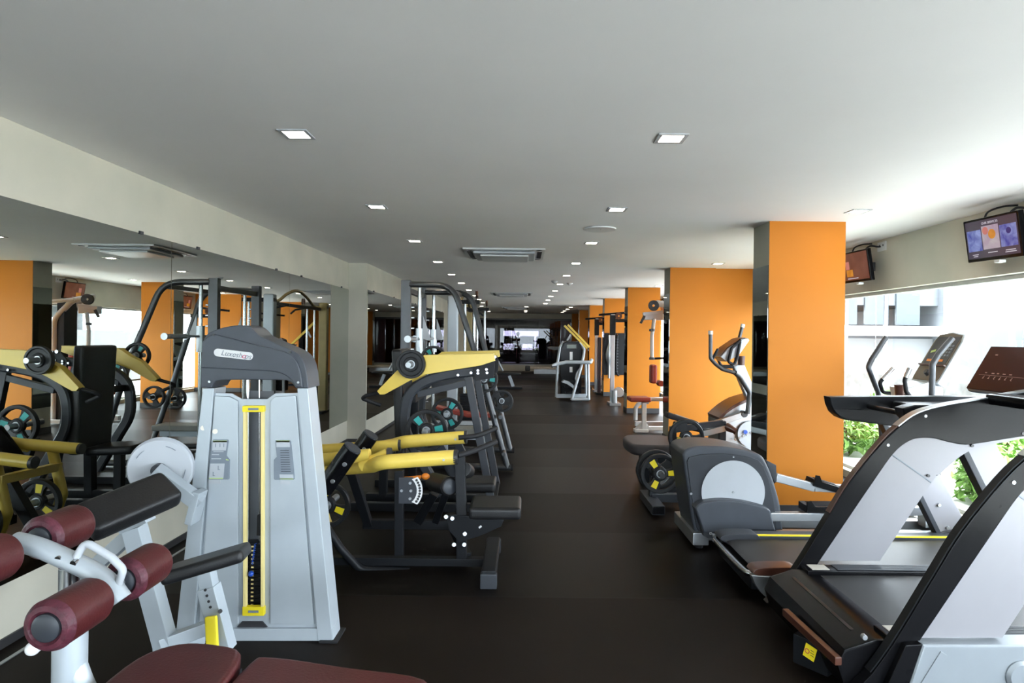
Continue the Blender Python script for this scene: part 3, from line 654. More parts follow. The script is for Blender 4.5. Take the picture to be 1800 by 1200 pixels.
MB().tube([(mid.x + .03, RBy - .01, mid.z + .03), (mid.x + .05, RBy - .0, mid.z + .075), (A1.x - .0, RBy, A1.z + .09), (A1.x + .035, RBy, A1.z + .055), (A1.x + .015, RBy, A1.z - .005)], 0.011, 0.02).build('grab_handle', m_lightgrey, T)
for dx, dz in ((-0.01, 0.032), (0.035, 0.02)): MB().cyl((mid.x + dx, RBy - .03, mid.z + dz), (mid.x + dx, RBy - .015, mid.z + dz + .003), 0.009, None, 12).build('bolt', m_chrome, T)
MB().cyl((RBx - .01, RBy + .02, 0.62), (RBx - .01, RBy + .02, 0.80), 0.027, None, 24, 0.003).build('inner_post', m_chrome, T)
MB().cyl((RBx - .005, RBy + .02, 0.0), (RBx - .005, RBy + .02, 0.68), 0.045, None, 28, 0.004).cyl((RBx - .005, RBy + .02, 0.675), (RBx - .005, RBy + .02, 0.69), 0.052, None, 28, 0.003).build('outer_post', m_silver, T)
MB().sphere((RBx - .085, RBy - .02, 0.575), 0.02).cyl((RBx - .085, RBy - .02, 0.575), (RBx - .03, RBy + .01, 0.59), 0.014).build('locking_knob', m_whitelet, T)
MB().tube(spline([(RBx + .01, RBy + .02, 0.50), (RBx + .06, RBy + .02, 0.40), (RBx + .17, RBy + .02, 0.335), (RBx + .4, RBy, 0.33), (RBx + .9, RBy, 0.34)], 8), 0.033).build('main_tube', m_silver, T)
b_ = MB().span((RBx - .06, RBy - .25, 0), (RBx + .04, RBy + .3, 0.06), 0.012)
b_.span((RBx, RBy - .03, 0.012), (RBx + 1.05, RBy + .03, 0.06), 0.008).bar((RBx + .9, RBy, 0.05), (RBx + .85, RBy, 0.32), 0.05, 0.06).span((RBx + .95, RBy - .22, 0), (RBx + 1.03, RBy + .22, 0.05), 0.01)
b_.build('base_frame', m_silver, T)
def seatpad(poly, z, tilt, piv, nm):
    M = Matrix.Translation(piv) @ Matrix.Rotation(tilt, 4, 'Y') @ Matrix.Translation(-V(piv))
    MB().prism(sp2(poly, 4, True), (0, 0, 0), (1, 0, 0), (0, 1, 0), -z, -z + 0.065, 0.022, 4).move(M).build(nm, m_maroon, T)
seatpad([(-1.20, 1.72), (-1.13, 1.64), (-0.92, 1.60), (-0.875, 1.70), (-0.87, 1.86), (-0.90, 2.02), (-1.0, 2.065), (-1.12, 2.06), (-1.2, 1.96)], 0.475, 0.03, (-0.9, 1.85, 0.45), 'seat_pad')
seatpad([(-0.855, 1.70), (-0.80, 1.64), (-0.55, 1.64), (-0.30, 1.68), (-0.27, 1.85), (-0.30, 2.0), (-0.55, 2.02), (-0.80, 2.03), (-0.855, 1.98)], 0.462, 0.10, (-0.85, 1.85, 0.46), 'back_pad')

# ---------------------------------------------------------------- plate loaded machine with two yellow arms (in front)
T = thing('plate_loaded_row_machine', 'black plate loaded machine with low yellow tube arms and seat, beside the grey tower', 'gym machine', (-0.75, 4.04, 0))
for nm, mb in (('base_rail', MB().span((-1.55, 4.01, 0.02), (-0.20, 4.07, 0.07), 0.006)), ('base_foot', MB().span((-0.235, 3.72, 0.03), (-0.145, 4.36, 0.105), 0.012)),
               ('base_foot', MB().span((-1.62, 3.75, 0.03), (-1.53, 4.8, 0.1), 0.012)), ('far_rail', MB().span((-1.16, 4.57, 0.08), (-0.45, 4.63, 0.145), 0.006)),
               ('rail_link', MB().bar((-0.5, 4.6, 0.1), (-0.35, 4.07, 0.06), 0.06, 0.06, (0, 0, 1))), ('upright', MB().bar(P(702, 992, 4.1), P(702, 826, 4.1), 0.055, 0.055)),
               ('brace', MB().bar(P(764, 866, 4.5), P(735, 916, 4.58), 0.06, 0.065)), ('brace', MB().bar(P(784, 866, 4.35), P(766, 916, 4.5), 0.05, 0.05)),
               ('seat_upright', MB().bar(P(812, 992, 4.04), P(810, 890, 4.04), 0.055, 0.065)), ('rear_upright', MB().bar((-1.12, 4.6, 0.1), (-1.2, 4.35, 0.6), 0.06, 0.06)),
               ('rear_upright', MB().bar((-1.58, 4.3, 0.1), (-1.25, 4.3, 0.66), 0.07, 0.07))):
    mb.build(nm, m_black, T)
for y in (3.735, 4.345): MB().box((-0.19, y, 0.045), (0.10, 0.06, 0.09), None, 0.008).build('rubber_foot', m_dkgrey, T)
MB().tube([P(560, 905, 3.95), P(600, 965, 3.95), P(632, 1000, 4.0), P(720, 1003, 4.03)], 0.024, 0.1).build('curved_tube', m_black, T)
MB().bar(P(812, 905, 4.0), P(808, 800, 4.03), 0.05, 0.065).bar(P(806, 822, 4.03), P(796, 800, 4.03), 0.04, 0.05).build('seat_post', m_black, T)
MB().xz(XZ([(784, 905), (800, 903), (886, 912), (881, 924), (860, 934), (840, 942), (808, 952), (790, 932)], 4.0), 3.985, 4.06, 0.006).build('seat_bracket', m_black, T)
for x, y in ((795, 911), (817, 938), (798, 957), (816, 957), (784, 908)): MB().cyl(P(x, y, 3.975), P(x, y, 4.0), 0.014, None, 12, 0.003).build('bolt', m_steel, T)
MB().box((P(844, 926, 3.98).x, 3.983, P(844, 926, 3.98).z), (0.02, 0.004, 0.012), (0, -0.6, 0), 0).build('sticker', m_whitelet, T)
MB().span((-0.325, 3.84, 0.37), (0.0, 4.16, 0.445), 0.026, 4).build('seat_pad', m_pad, T)
MB().span((-0.43, 4.5, 0.37), (-0.19, 4.78, 0.44), 0.024, 4).build('far_seat_pad', m_pad, T)
# adjustment sector
sc = P(712, 858, 4.12)
MB().xz([(sc.x - .03, sc.z + .085), (sc.x + .06, sc.z + .085), (sc.x + .09, sc.z + .03), (sc.x + .09, sc.z - .03), (sc.x + .06, sc.z - .085), (sc.x - .03, sc.z - .085)], 4.06, 4.075, 0.002).build('sector_plate', m_dkgrey, T)
arc = [(sc.x - .01 + R * math.cos(a), sc.z + R * math.sin(a)) for R, aa in ((0.135, [-.72 + .144 * k for k in range(11)]), (0.098, [.85 - .17 * k for k in range(11)])) for a in aa]
sx = MB().xz(arc, 4.058, 4.066, 0.001).build('sector_scale', m_whitelet, T)
for k in range(9):
    a = -.62 + .155 * k; q = V((sc.x - .01 + 0.118 * math.cos(a), 4.056, sc.z + 0.118 * math.sin(a)))
    MB().cyl(q, q + V((0, .004, 0)), 0.0085, None, 12).build('index_hole', m_skirt, sx)
for dx, dz in ((-.01, 0), (.05, .0), (.045, .05), (.045, -.05)): MB().cyl((sc.x + dx, 4.05, sc.z + dz), (sc.x + dx, 4.065, sc.z + dz), 0.009, None, 12).build('bolt', m_steel, T)
MB().sphere(P(748, 837, 4.2), 0.022, (1.3, 1, 1)).cyl(P(740, 838, 4.2), P(700, 842, 4.2), 0.012).build('index_knob', m_orknob, T)
ra, rb = P(762, 846, 4.3), P(791, 855, 4.02)
MB().lathe([(0, 0), (0.05, 0), (0.062, 0.012), (0.062, (rb - ra).length - .012), (0.05, (rb - ra).length), (0, (rb - ra).length)], ra, rb - ra).build('leg_roller', m_pad, T)
MB().lathe([(0, 0), (0.04, 0), (0.045, 0.006), (0.02, 0.012), (0, 0.012)], rb, rb - ra).build('roller_cap', m_dkgrey, T)
MB().cyl(P(814, 826, 4.03) + V((0, .02, 0)), P(822, 828, 4.25), 0.05, None, 24, 0.012).build('far_leg_roller', m_pad, T)
# yellow levers
zc = 0.635
l1 = MB().tube([(-1.62, 4.62, zc), (-0.90, 4.58, P(706, 782, 4.58).z)], 0.042, 0, 20).build('yellow_lever', m_yellow, T)
MB().tube([(-0.91, 4.58, P(706, 782, 4.58).z), (-0.885, 4.58, P(706, 782, 4.58).z)], 0.041, 0, 20).build('end_cap', m_skirt, l1)
MB().tube([(-1.645, 4.62, zc), (-1.615, 4.62, zc)], 0.041, 0, 20).build('end_cap', m_skirt, l1)
l2 = MB().tube([(-1.66, 4.12, zc), (-1.0, 4.12, P(690, 797, 4.12).z - .01)], 0.042, 0, 20).tube([(-1.06, 4.12, zc), (-0.88, 4.12, P(690, 797, 4.12).z)], 0.038, 0, 20).build('yellow_lever', m_yellow, T)
MB().tube([(-0.885, 4.12, P(690, 797, 4.12).z), (-0.86, 4.12, P(690, 797, 4.12).z)], 0.039, 0, 20).build('end_cap', m_skirt, l2)
MB().tube([(-1.685, 4.12, zc), (-1.655, 4.12, zc)], 0.041, 0, 20).build('end_cap', m_skirt, l2)
for ym, pts, cap, grip in ((4.0, [P(610, 822, 4.25), P(655, 818, 4.1), P(672, 812, 4.0), P(801, 803, 4.0)], (P(798, 803, 4.0), P(805, 803, 4.0)), [P(805, 800, 4.0), P(830, 793, 4.05), P(872, 776, 4.2)]),
                         (4.6, [P(640, 790, 4.7), P(690, 782, 4.66), P(712, 776, 4.6), P(819, 768, 4.6)], (P(816, 768, 4.6), P(821, 768, 4.6)), [P(806, 769, 4.55), P(840, 765, 4.6), P(872, 752, 4.8)])):
    a_ = MB().tube(pts, 0.047, 0.12, 20).build('yellow_handle_arm', m_yellow, T)
    MB().tube(cap, 0.0475, 0, 20).build('end_cap', m_skirt, a_)
    MB().tube(spline(grip, 5), 0.018, 0, 14).build('grip', m_rubber, a_)
    MB().cyl(cap[0] + V((-.06, -.049, -.01)), cap[0] + V((-.06, -.03, -.01)), 0.008, None, 12).build('bolt', m_steel, a_)
for y in (4.12, 4.62):
    MB().tube([(-1.42, y, zc), (-1.50, y, 0.30), (-1.43, y, 0.10)], 0.036, 0.03).build('plate_leg', m_yellow, T)
    MB().cyl((-1.40, y - .2, 0.27), (-1.40, y + .12, 0.27), 0.024).build('plate_peg', m_steel, T)
MB().bar((-1.46, 4.1, 0.52), (-1.46, 4.64, 0.50), 0.05, 0.06, (1, 0, 0)).build('cross_brace', m_yellow, T)
for y, h in ((3.95, (620, 787)), (4.5, (652, 764))):
    a, b_ = P(*h, y), P(*h, y) + V((-0.19, 0.02, -0.27))
    MB().cyl(b_, a, 0.06, None, 26, 0.01).build('lever_post', m_blackgloss, T)
    MB().cyl(a - (a - b_).normalized() * .004, a + (a - b_).normalized() * 0.007, 0.057, None, 26, 0.003).build('post_cap', m_dkgrey, T)
    for k in (0.35, 0.75): MB().cyl(a.lerp(b_, k) + V((.03, -.062, 0)), a.lerp(b_, k) + V((.03, -.045, 0)), 0.014, None, 12, 0.003).build('bolt', m_steel, T)
plate('yellow', (-1.40, 4.0, 0.27), 0.165, 'weight plate with yellow inlays on the near peg of the yellow armed row machine', 0.2)
plate('yellow', (-1.40, 4.52, 0.27), 0.165, 'weight plate with yellow inlays on the far peg of the yellow armed row machine', 0.9)

# ---------------------------------------------------------------- plate loaded press with broad yellow levers
T = thing('plate_loaded_press_machine', 'black plate loaded press with broad flat yellow levers and tall black back pad', 'gym machine', (-0.8, 5.9, 0))
for n, (yn, dy) in enumerate(((5.35, 0.0), (6.2, 0.85))):
    sh = V((0, dy, 0))
    cb = [P(866, 650, 5.35), P(800, 656, 5.35), P(752, 668, 5.35), P(722, 690, 5.35), P(712, 722, 5.35), P(714, 760, 5.35), P(735, 800, 5.35), P(775, 870, 5.35)]
    MB().rtube([p + sh for p in spline(cb, 5)], 0.075, 0.085).build('curved_beam', m_dkgrey, T)
    MB().bar(P(823, 662, 5.35) + sh, P(866, 893, 5.35) + sh, 0.06, 0.065, (0, 1, 0)).build('front_leg', m_dkgrey, T)
    MB().bar(P(734, 693, 5.35) + sh, P(822, 672, 5.35) + sh, 0.05, 0.055, (0, 1, 0)).build('brace', m_dkgrey, T)
    MB().bar(P(770, 775, 5.35) + sh, P(800, 835, 5.4) + sh, 0.06, 0.07, (0, 1, 0)).build('brace', m_dkgrey, T)
    MB().span((-1.45, yn - .035, 0.0), (-0.22, yn + .035, 0.07), 0.008).build('base_rail', m_black, T)
    MB().xz(XZ([(832, 657), (832, 649), (846, 632), (866, 630), (870, 640), (868, 664), (836, 669)], 5.3), 5.285 + dy, 5.305 + dy, 0.003).build('pivot_bracket', m_black, T)
    for x, y, r in ((852, 632, .019), (862, 633, .016), (805, 659, .012), (828, 655, .012), (840, 651, .012), (840, 656, .012), (855, 649, .012), (856, 655, .012)):
        MB().cyl(P(x, y, 5.272) + sh, P(x, y, 5.30) + sh, r, None, 14, 0.003).build('bolt', m_chrome, T)
    y0 = 5.19 if n == 0 else 6.30
    lv = XZ([(868, 622), (870, 634), (846, 642), (834, 644), (790, 651), (748, 658), (722, 668), (676, 693), (668, 693), (663, 687), (698, 651), (722, 640), (745, 625)], 5.2)
    MB().xz(lv, y0, y0 + 0.075, 0.004).build('yellow_lever', m_yellow, T)
    MB().xz(XZ([(868, 621), (745, 624), (745, 626.5), (868, 624)], 5.2), y0 - .004, y0 + 0.1, 0.001).build('lever_flange', m_yellow, T)
    e = P(669, 689, 5.2)
    MB().tube([(e.x, y0 + .04, e.z), (e.x - .13, y0 + .05, e.z - .035), (e.x - .17, y0 + .07, e.z - .06), (e.x - .02, y0 + .11, e.z - .12)], 0.017, 0.04).build('grip', m_rubber, T)
MB().box((-1.06, 5.58, 0.91), (0.09, 0.46, 0.94), (0, -0.05, 0), 0.03, 4).build('back_pad', m_pad, T)
MB().box((-1.28, 5.62, 0.46), (0.42, 0.34, 0.075), (0, 0.05, 0), 0.03, 4).build('seat_pad', m_pad, T)
MB().bar((-0.99, 5.66, 0.05), (-0.97, 5.66, 1.05), 0.08, 0.07).bar((-1.25, 5.66, 0.05), (-1.25, 5.66, 0.42), 0.07, 0.07).span((-1.4, 5.63, 0.0), (-0.3, 5.70, 0.07), 0.006).build('centre_frame', m_black, T)
MB().bar((-0.95, 5.4, 0.95), (-0.95, 6.2, 0.95), 0.06, 0.06, (1, 0, 0)).build('cross_tube', m_black, T)
MB().span((-0.3, 5.3, 0.0), (-0.22, 6.26, 0.06), 0.006).build('base_foot', m_black, T)
p1 = P(723, 640, 5.14); p2 = P(750, 756, 5.1); p3 = P(786, 727, 6.05); p4 = (-0.92, 6.45, 1.26)
for q, y_, z_ in ((p1, 5.0, 5.2), (p2, 4.99, 5.36), (p3, 5.95, 6.2), (p4, 6.37, 6.55)):
    pg = MB(); peg(pg, q, y_, z_); pg.build('plate_peg', m_steel, T)
plate('plain', (p1.x, 5.14, p1.z), 0.118, 'small solid black weight plate on the near yellow lever of the press machine')
plate('teal', (p2.x, 5.1, p2.z), 0.172, 'weight plate with teal inlays on the low near peg of the press machine', 0.35)
plate('teal', (p3.x, 6.05, p3.z), 0.158, 'weight plate with teal inlays on the low far peg of the press machine', -0.5)
plate('teal', (p4[0], 6.44, p4[2]), 0.135, 'weight plate with teal inlays on the far yellow lever of the press machine', 0.5)

# ---------------------------------------------------------------- smith machine
T = thing('smith_machine', 'gunmetal barbell rack with curved top tubes and sloping front legs', 'gym machine', (-0.8, 7.7, 0))
for y, dy in ((7.17, 0), (8.30, 1)):
    MB().span((-1.40, y - .04, 0.0), (-1.29, y + .04, 2.13), 0.01).build('rear_post', m_gunmetal, T)
    if dy == 0: path = [(-1.3, 7.15, P(722, 499, 7.1).z), P(796, 501, 7.08), P(842, 640, 7.0), P(892, 822, 6.95)]
    else: path = [(-1.3, 8.28, P(765, 513, 8.2).z), P(828, 514, 8.2), P(866, 668, 8.1), P(897, 790, 8.0)]
    MB().tube(path, 0.034, 0.28, 16).build('front_tube', m_gunmetal, T)
    yb = 6.95 if dy == 0 else 8.0
    MB().tube([(-1.35, yb + .12, 0.04), (-0.12, yb, 0.045)], 0.036).build('base_tube', m_gunmetal, T)
    MB().tube([(-0.12, yb, 0.045), (-0.10, yb, 0.045)], 0.037).build('end_cap', m_rubber, T)
    MB().cyl((-1.19, y, 0.1), (-1.19, y, 2.06), 0.022).build('guide_rod', m_chrome, T)
    MB().cyl((-1.19, y, 1.28), (-1.19, y, 1.58), 0.045, None, 20, 0.004).build('bar_carriage', m_steel, T)
    MB().xz([(-1.15, 1.72), (-1.07, 1.5), (-1.07, 1.44), (-1.15, 1.46)], y - .012, y + .012, 0.003).build('bar_hook', m_lightgrey, T)
    for z in [0.5 + .12 * k for k in range(12)]: MB().cyl((-1.285, y, z), (-1.25, y, z), 0.012, None, 10).build('hook_pin', m_chrome, T)
MB().bar((-1.34, 7.17, 2.02), (-1.34, 8.30, 2.02), 0.06, 0.06, (1, 0, 0)).bar((-0.85, 7.1, 2.02), (-0.83, 8.2, 2.03), 0.05, 0.05, (1, 0, 0)).bar((-1.34, 7.17, 0.1), (-1.34, 8.3, 0.1), 0.06, 0.06, (1, 0, 0)).build('cross_beam', m_gunmetal, T)
MB().cyl((-1.19, 6.45, 1.46), (-1.19, 9.05, 1.46), 0.015).cyl((-1.19, 6.45, 1.46), (-1.19, 6.85, 1.46), 0.026).cyl((-1.19, 8.65, 1.46), (-1.19, 9.05, 1.46), 0.026).build('barbell', m_steel, T)
for y in (6.45, 6.86): MB().cyl((-1.19, y - .008, 1.46), (-1.19, y + .008, 1.46), 0.036, None, 24).build('bar_collar', m_steel, T)
q1 = (-0.42, 6.85, 1.03); q2 = (-0.26, 7.86, 0.69); q3 = P(884, 706, 8.35)
for q, a, b_ in ((q1, 6.72, 7.03), (q2, 7.75, 8.06), (q3, 8.05, 8.5), ((-0.24, 0, 0.62), 6.8, 7.0), ((-0.2, 0, 0.22), 6.78, 6.98)):
    pg = MB(); peg(pg, q, a, b_, 0.022); pg.build('plate_peg', m_gunmetal, T)
plate('teal', q1, 0.15, 'weight plate with teal inlays on the near sloping leg of the barbell rack', 0.6)
plate('grip', q2, 0.14, 'black three hole weight plate between the sloping legs of the barbell rack', 0.3)
plate('grip', q3, 0.14, 'black three hole weight plate on the far side of the barbell rack, beside the aisle', 0.8)

# red bench behind the rack
T = thing('adjustable_bench', 'low white framed bench with red pads behind the barbell rack', 'exercise bench', (-0.75, 9.0, 0))
MB().box((-0.62, 9.0, 0.37), (0.36, 0.26, 0.06), None, 0.02, 3).build('seat_pad', m_redpad, T)
MB().box((-1.02, 9.0, 0.42), (0.5, 0.26, 0.06), (0, 0.2, 0), 0.02, 3).build('back_pad', m_redpad, T)
MB().span((-1.3, 8.97, 0.22), (-0.42, 9.03, 0.28), 0.006).bar((-0.5, 9.0, 0.02), (-0.6, 9.0, 0.34), 0.05, 0.05).bar((-1.2, 9.0, 0.02), (-1.05, 9.0, 0.36), 0.05, 0.05).span((-0.55, 8.8, 0), (-0.46, 9.2, 0.05), 0.006).span((-1.25, 8.8, 0), (-1.15, 9.2, 0.05), 0.006).build('frame', m_white, T)

# ---------------------------------------------------------------- cable crossover with arched pull-up bar
T = thing('cable_crossover', 'cable crossover of two grey columns joined by an arched pull-up bar', 'gym machine', (-1.05, 10.7, 0))
for y, m in ((9.45, m_silver), (12.0, mat('bronze_paint', (0.22, 0.17, 0.07), 0.4, metal=0.4))):
    MB().span((-1.14, y - .07, 0.0), (-0.98, y + .07, 2.1), 0.03, 3).build('column', m, T)
    MB().cyl((-0.88, y, 0.06), (-0.88, y, 2.0), 0.02).cyl((-0.74, y, 0.06), (-0.74, y, 2.0), 0.02).build('guide_rod', m_chrome, T)
    for k in range(12): MB().box((-0.81, y, 0.12 + k * .045), (0.26, 0.11, 0.04), None, 0.003).build('stack_plate', m_black, T)
    MB().span((-1.14, y - .06, 1.98), (-0.66, y + .06, 2.04), 0.006).span((-1.14, y - .3, 0), (-0.66, y + .3, 0.05), 0.008).build('frame', m_black, T)
    MB().lathe([(0.02, -.012), (0.06, -.018), (0.05, 0), (0.06, .018), (0.02, .012)], (-0.7, y - .1, 2.12), (1, 0, 0), 24, True).build('pulley', m_brown, T)
    MB().cyl((-0.70, y - .16, 0.6), (-0.70, y - .16, 2.12), 0.004).build('cable', m_rubber, T)
MB().tube(spline([(-1.0, 9.5, 2.0), (-1.0, 9.9, 2.02), (-1.0, 10.3, 2.16), (-1.0, 10.75, 2.24), (-1.0, 11.2, 2.16), (-1.0, 11.6, 2.02), (-1.0, 12.0, 2.0)], 6), 0.025).build('arched_bar', mat('brass_tube', (0.35, 0.26, 0.1), 0.25, metal=0.8), T)
MB().span((-1.03, 9.5, 1.95), (-0.97, 12, 2.0), 0.006).build('cross_beam', m_black, T)
for y in (10.3, 11.2): MB().tube([(-1.0, y, 1.97), (-0.8, y, 1.93), (-0.72, y, 1.86)], 0.017, 0.05).build('pull_up_handle', m_rubber, T)

T = thing('flat_bench', 'low grey padded flat bench inside the barbell rack, seen in the mirror', 'exercise bench', (-.62, 7.75, 0))
MB().span((-1.05, 7.60, .30), (-.38, 7.90, .37), .02, 3).build('bench_pad', mat('grey_vinyl', (.20, .20, .18), .5), T)
MB().span((-1.0, 7.71, .22), (-.42, 7.79, .30), .006).build('rail', m_silver, T)
for x in (-.95, -.48): MB().bar((x, 7.75, 0.04), (x, 7.75, .24), .06, .06).span((x - .03, 7.58, 0), (x + .03, 7.92, .045), .008).build('leg', m_silver, T)
# ---------------------------------------------------------------- near treadmill with arched black sides
TA, TN = 3.36, 2.5        # far and near side planes
T = thing('arched_treadmill', 'black treadmill with arched pearl and black side frames, closest to the camera', 'treadmill', (2.3, 2.95, 0))
OUT = sp2([(1348, 1060), (1376, 1032), (1408, 987), (1460, 902), (1495, 846), (1546, 783), (1580, 750), (1615, 726), (1665, 712), (1715, 704), (1800, 690), (1880, 678)], 4)
INB = sp2([(1880, 760), (1800, 767), (1715, 780), (1690, 781), (1665, 776), (1640, 770), (1615, 770), (1595, 777), (1572, 796), (1540, 840), (1441, 986)], 4)
INW = sp2([(1548, 986), (1639, 848), (1650, 836), (1672, 817), (1690, 802), (1710, 791), (1740, 782), (1775, 776), (1800, 771), (1880, 763)], 4)
band = XZ(OUT + INB + [(1400, 1052), (1372, 1072)], TA)
panel = XZ(INB[:-1] + [(1441, 986), (1548, 986)] + INW[1:], TA)
band = [(x, max(z, 0.0)) for x, z in band]
for k, y in enumerate((TA, TN)):
    MB().xz(band, y, y + 0.055, 0.006).build('side_band', m_blackgloss, T)
    pn = MB().xz(panel, y + 0.006, y + 0.045, 0.003).build('side_panel', m_tmwhite, T)
    MB().xz(XZ([(1568, 797.5), (1638.5, 847.5), (1637.5, 849), (1567, 799)], TA), y + 0.004, y + 0.01, 0).build('panel_joint', m_ink, pn)
    rim = [V((x, y + .0275, z + .003)) for x, z in XZ(OUT[24:], TA)]
    MB().sweep(rim, [(0.0265, 0.004), (-0.0265, 0.004), (-0.0265, -0.003), (0.0265, -0.003)], (0, 1, 0)).build('top_rim', m_steel, T)
    rim2 = [V((x - .003, y + .0275, z + .001)) for x, z in XZ(OUT[4:25], TA)]
    MB().sweep(rim2[8:] if k == 0 else rim2, [(0.02, 0.003), (-0.02, 0.003), (-0.02, -0.003), (0.02, -0.003)], (0, 1, 0)).build('front_rim', m_brown if k == 0 else m_black, T)
    for px, py, mt in ((1561, 782, m_steel), (1627, 731, m_steel), (1709, 783, m_skirt), (1632, 836, m_skirt), (1798, 762, m_skirt)):
        q = P(px, py, TA); MB().cyl((q.x, y - .003, q.z), (q.x, y + .01, q.z), 0.008, None, 12).build('screw', mt, T)
# lower outer cover of the near side
MB().xz([(1.50, 0.02), (1.59, 0.303), (3.05, 0.315), (3.15, 0.22), (3.15, 0.02)], TN - 0.035, TN + 0.06, 0.012, 3).build('lower_cover', m_cover, T)
MB().xz([(1.40, 0.02), (1.525, 0.298), (1.592, 0.303), (1.50, 0.02)], TN - 0.030, TN + 0.055, 0.006).build('cover_front', m_blackgloss, T)
g = [V((1.565, TN - 0.036, 0.10)), V((1.67, TN - 0.036, 0.272))]
MB().bar(g[0], g[1], 0.006, 0.030, (0, 1, 0), 0.0015).build('cover_groove', m_cover, T)
q = P(1800, 1192, TN - .05)
MB().lathe([(0, 0), (.05, 0), (.062, .01), (.066, .03), (.07, .06), (0, .06)], q, (0, 1, 0), 32).build('cover_boss', m_cover, T)
# deck
DZ = .30
dk = MB()
dk.xz([(1.33, 0.08), (1.30, 0.17), (1.33, 0.235), (1.45, 0.275), (1.56, 0.275), (1.56, 0.06)], TN + .06, TA - .01, 0.015).span((1.5, TN + .06, 0.05), (3.2, TA - .01, DZ - .05), 0.01)
dk.build('deck', m_blackgloss, T)
MB().bar((1.30, TN + .05, 0.19), (1.27, TN + .5, 0.195), 0.03, 0.035, (1, 0, 0)).build('rear_strip', m_brown, T)
MB().xz(sp2([(1.47, DZ - .06), (1.455, DZ - .045), (1.47, DZ - .027), (2.3, DZ - .02), (3.15, DZ - .02), (3.15, DZ - .06)], 2), TN + .17, TA - .10, 0.004).build('running_belt', m_belt, T)
for y0, y1 in ((TN + .055, TN + .16), (TA - .095, TA + .005)):
    MB().span((1.50, y0, DZ - .06), (3.15, y1, DZ - .005), 0.008).build('side_rail', m_blackgloss, T)
    n = 6
    for k in range(n):
        yy = y0 + .01 + (y1 - y0 - .02) * (k + .5) / n; MB().span((1.66, yy - .004, DZ - .005), (3.1, yy + .004, DZ), 0.002).build('rail_rib', m_dkgrey, T)
    MB().span((1.53, y0 + .015, DZ - .005), (1.62, y1 - .015, DZ - .0025), 0).build('warning_label', mat('cream_label', (0.6, 0.56, 0.5), 0.5), T)
MB().xz([(2.95, 0.2), (3.05, 0.42), (3.3, 0.40), (3.33, 0.03), (2.95, 0.03)], TN + .07, TA - .01, 0.02, 3).build('motor_hood', m_blackgloss, T)
SM = Matrix.Translation((1.285, TN + .27, 0.105)) @ Matrix.Rotation(math.radians(38), 4, 'Z')      # on the bevelled rear corner, -x is outwards
MB().box((0.03, 0, 0.0), (0.06, 0.16, 0.13), None, 0.006).move(SM).build('rear_corner', m_black, T)
o = MB().box((-0.001, 0, 0.012), (0.003, 0.052, 0.062), (0.25, 0, 0), 0.001).move(SM).build('warning_sticker', m_yellow2, T)
MB().lathe([(0.008, 0), (0.011, 0), (0.011, .0008), (0.008, .0008)], (-.0025, .012, .014), (-1, 0, 0), 20, True).move(SM).build('warning_ring', m_red, o)
for k in range(3): MB().box((-.0028, -.011, 0.022 - .011 * k), (0.0008, 0.016, 0.0025), (.25, 0, 0), 0).move(SM).build('warning_line', m_skirt, o)
for pt in ((1521, 1121), (1555, 1140), (1518, 1195)):
    q = P(*pt, TN + .06); MB().cyl(q, q + V((0, .02, 0)), 0.011, None, 12, .002).build('bolt', m_steel, T)
MB().span((2.5, TN + .03, 1.16), (2.9, TA + .03, 1.22), 0.02).build('console_bridge', m_blackgloss, T)
M = Matrix.Translation((2.95, (TN + TA) / 2, 1.36)) @ Matrix.Rotation(0.45, 4, 'Y')
MB().box((0.02, 0, 0), (0.05, 0.62, 0.36), None, 0.02).move(M).build('console', m_blackgloss, T)
MB().box((-0.006, 0, 0), (0.004, 0.54, 0.28), None, 0.001).move(M).build('display', m_brown, T)

# ---------------------------------------------------------------- second treadmill, silver framed, facing the window
T = thing('silver_treadmill', 'silver and black treadmill with yellow edge line and dark red console, behind the arched treadmill', 'treadmill', (2.3, 3.8, 0))
y0, y1 = 3.50, 4.22
MB().span((1.42, y0 + .06, 0.06), (3.35, y1 - .06, 0.16), 0.012).build('deck', m_black, T)
MB().xz(sp2([(1.40, 0.13), (1.385, 0.16), (1.40, 0.19), (2.2, 0.195), (3.1, 0.195), (3.1, 0.15)], 2), y0 + .12, y1 - .12, 0.004).build('running_belt', m_belt, T)
for k, (a, b_) in enumerate(((y0, y0 + .11), (y1 - .13, y1))):
    MB().span((1.36, a + .01, 0.155), (3.2, b_ - .01, 0.215), 0.014, 3).build('side_rail', m_dkgrey, T)
    if k: MB().span((1.50, a + .012, 0.205), (3.2, a + .028, 0.2185), 0.002).build('yellow_line', m_yellow2, T)
    MB().xz(sp2([(1.30, 0.19), (1.33, 0.217), (1.46, 0.225), (1.55, 0.218), (1.55, 0.17), (1.36, 0.15)], 3), a, b_, 0.01).build('end_cap', m_brown if k == 0 else m_dkgrey, T)
    sl = MB()
    yy = a if k == 0 else b_ - .015
    sl.xz(sp2([(1.285, 0.185), (1.33, 0.18), (1.45, 0.175), (1.62, 0.17), (1.62, 0.06), (1.44, 0.045), (1.36, 0.07), (1.31, 0.13)], 3), yy - .012, yy + .03, 0.01, 3)
    sl.build('silver_end', m_steel, T)
    MB().span((1.6, yy - .01, 0.06), (3.2, yy + .025, 0.16), 0.008).build('silver_side', m_steel, T)
rim = spline([(1.40, y0 + .03, 0.16), (1.31, y0 + .05, 0.17), (1.285, y0 + .14, 0.165), (1.285, y1 - .14, 0.165), (1.30, y1 - .05, 0.17), (1.38, y1 - .01, 0.165)], 5)
MB().tube(rim, 0.018).build('rear_bumper', m_chrome, T)
MB().span((1.31, y0 + .06, 0.07), (1.42, y1 - .06, 0.15), 0.02).build('rear_roller_cover', m_black, T)
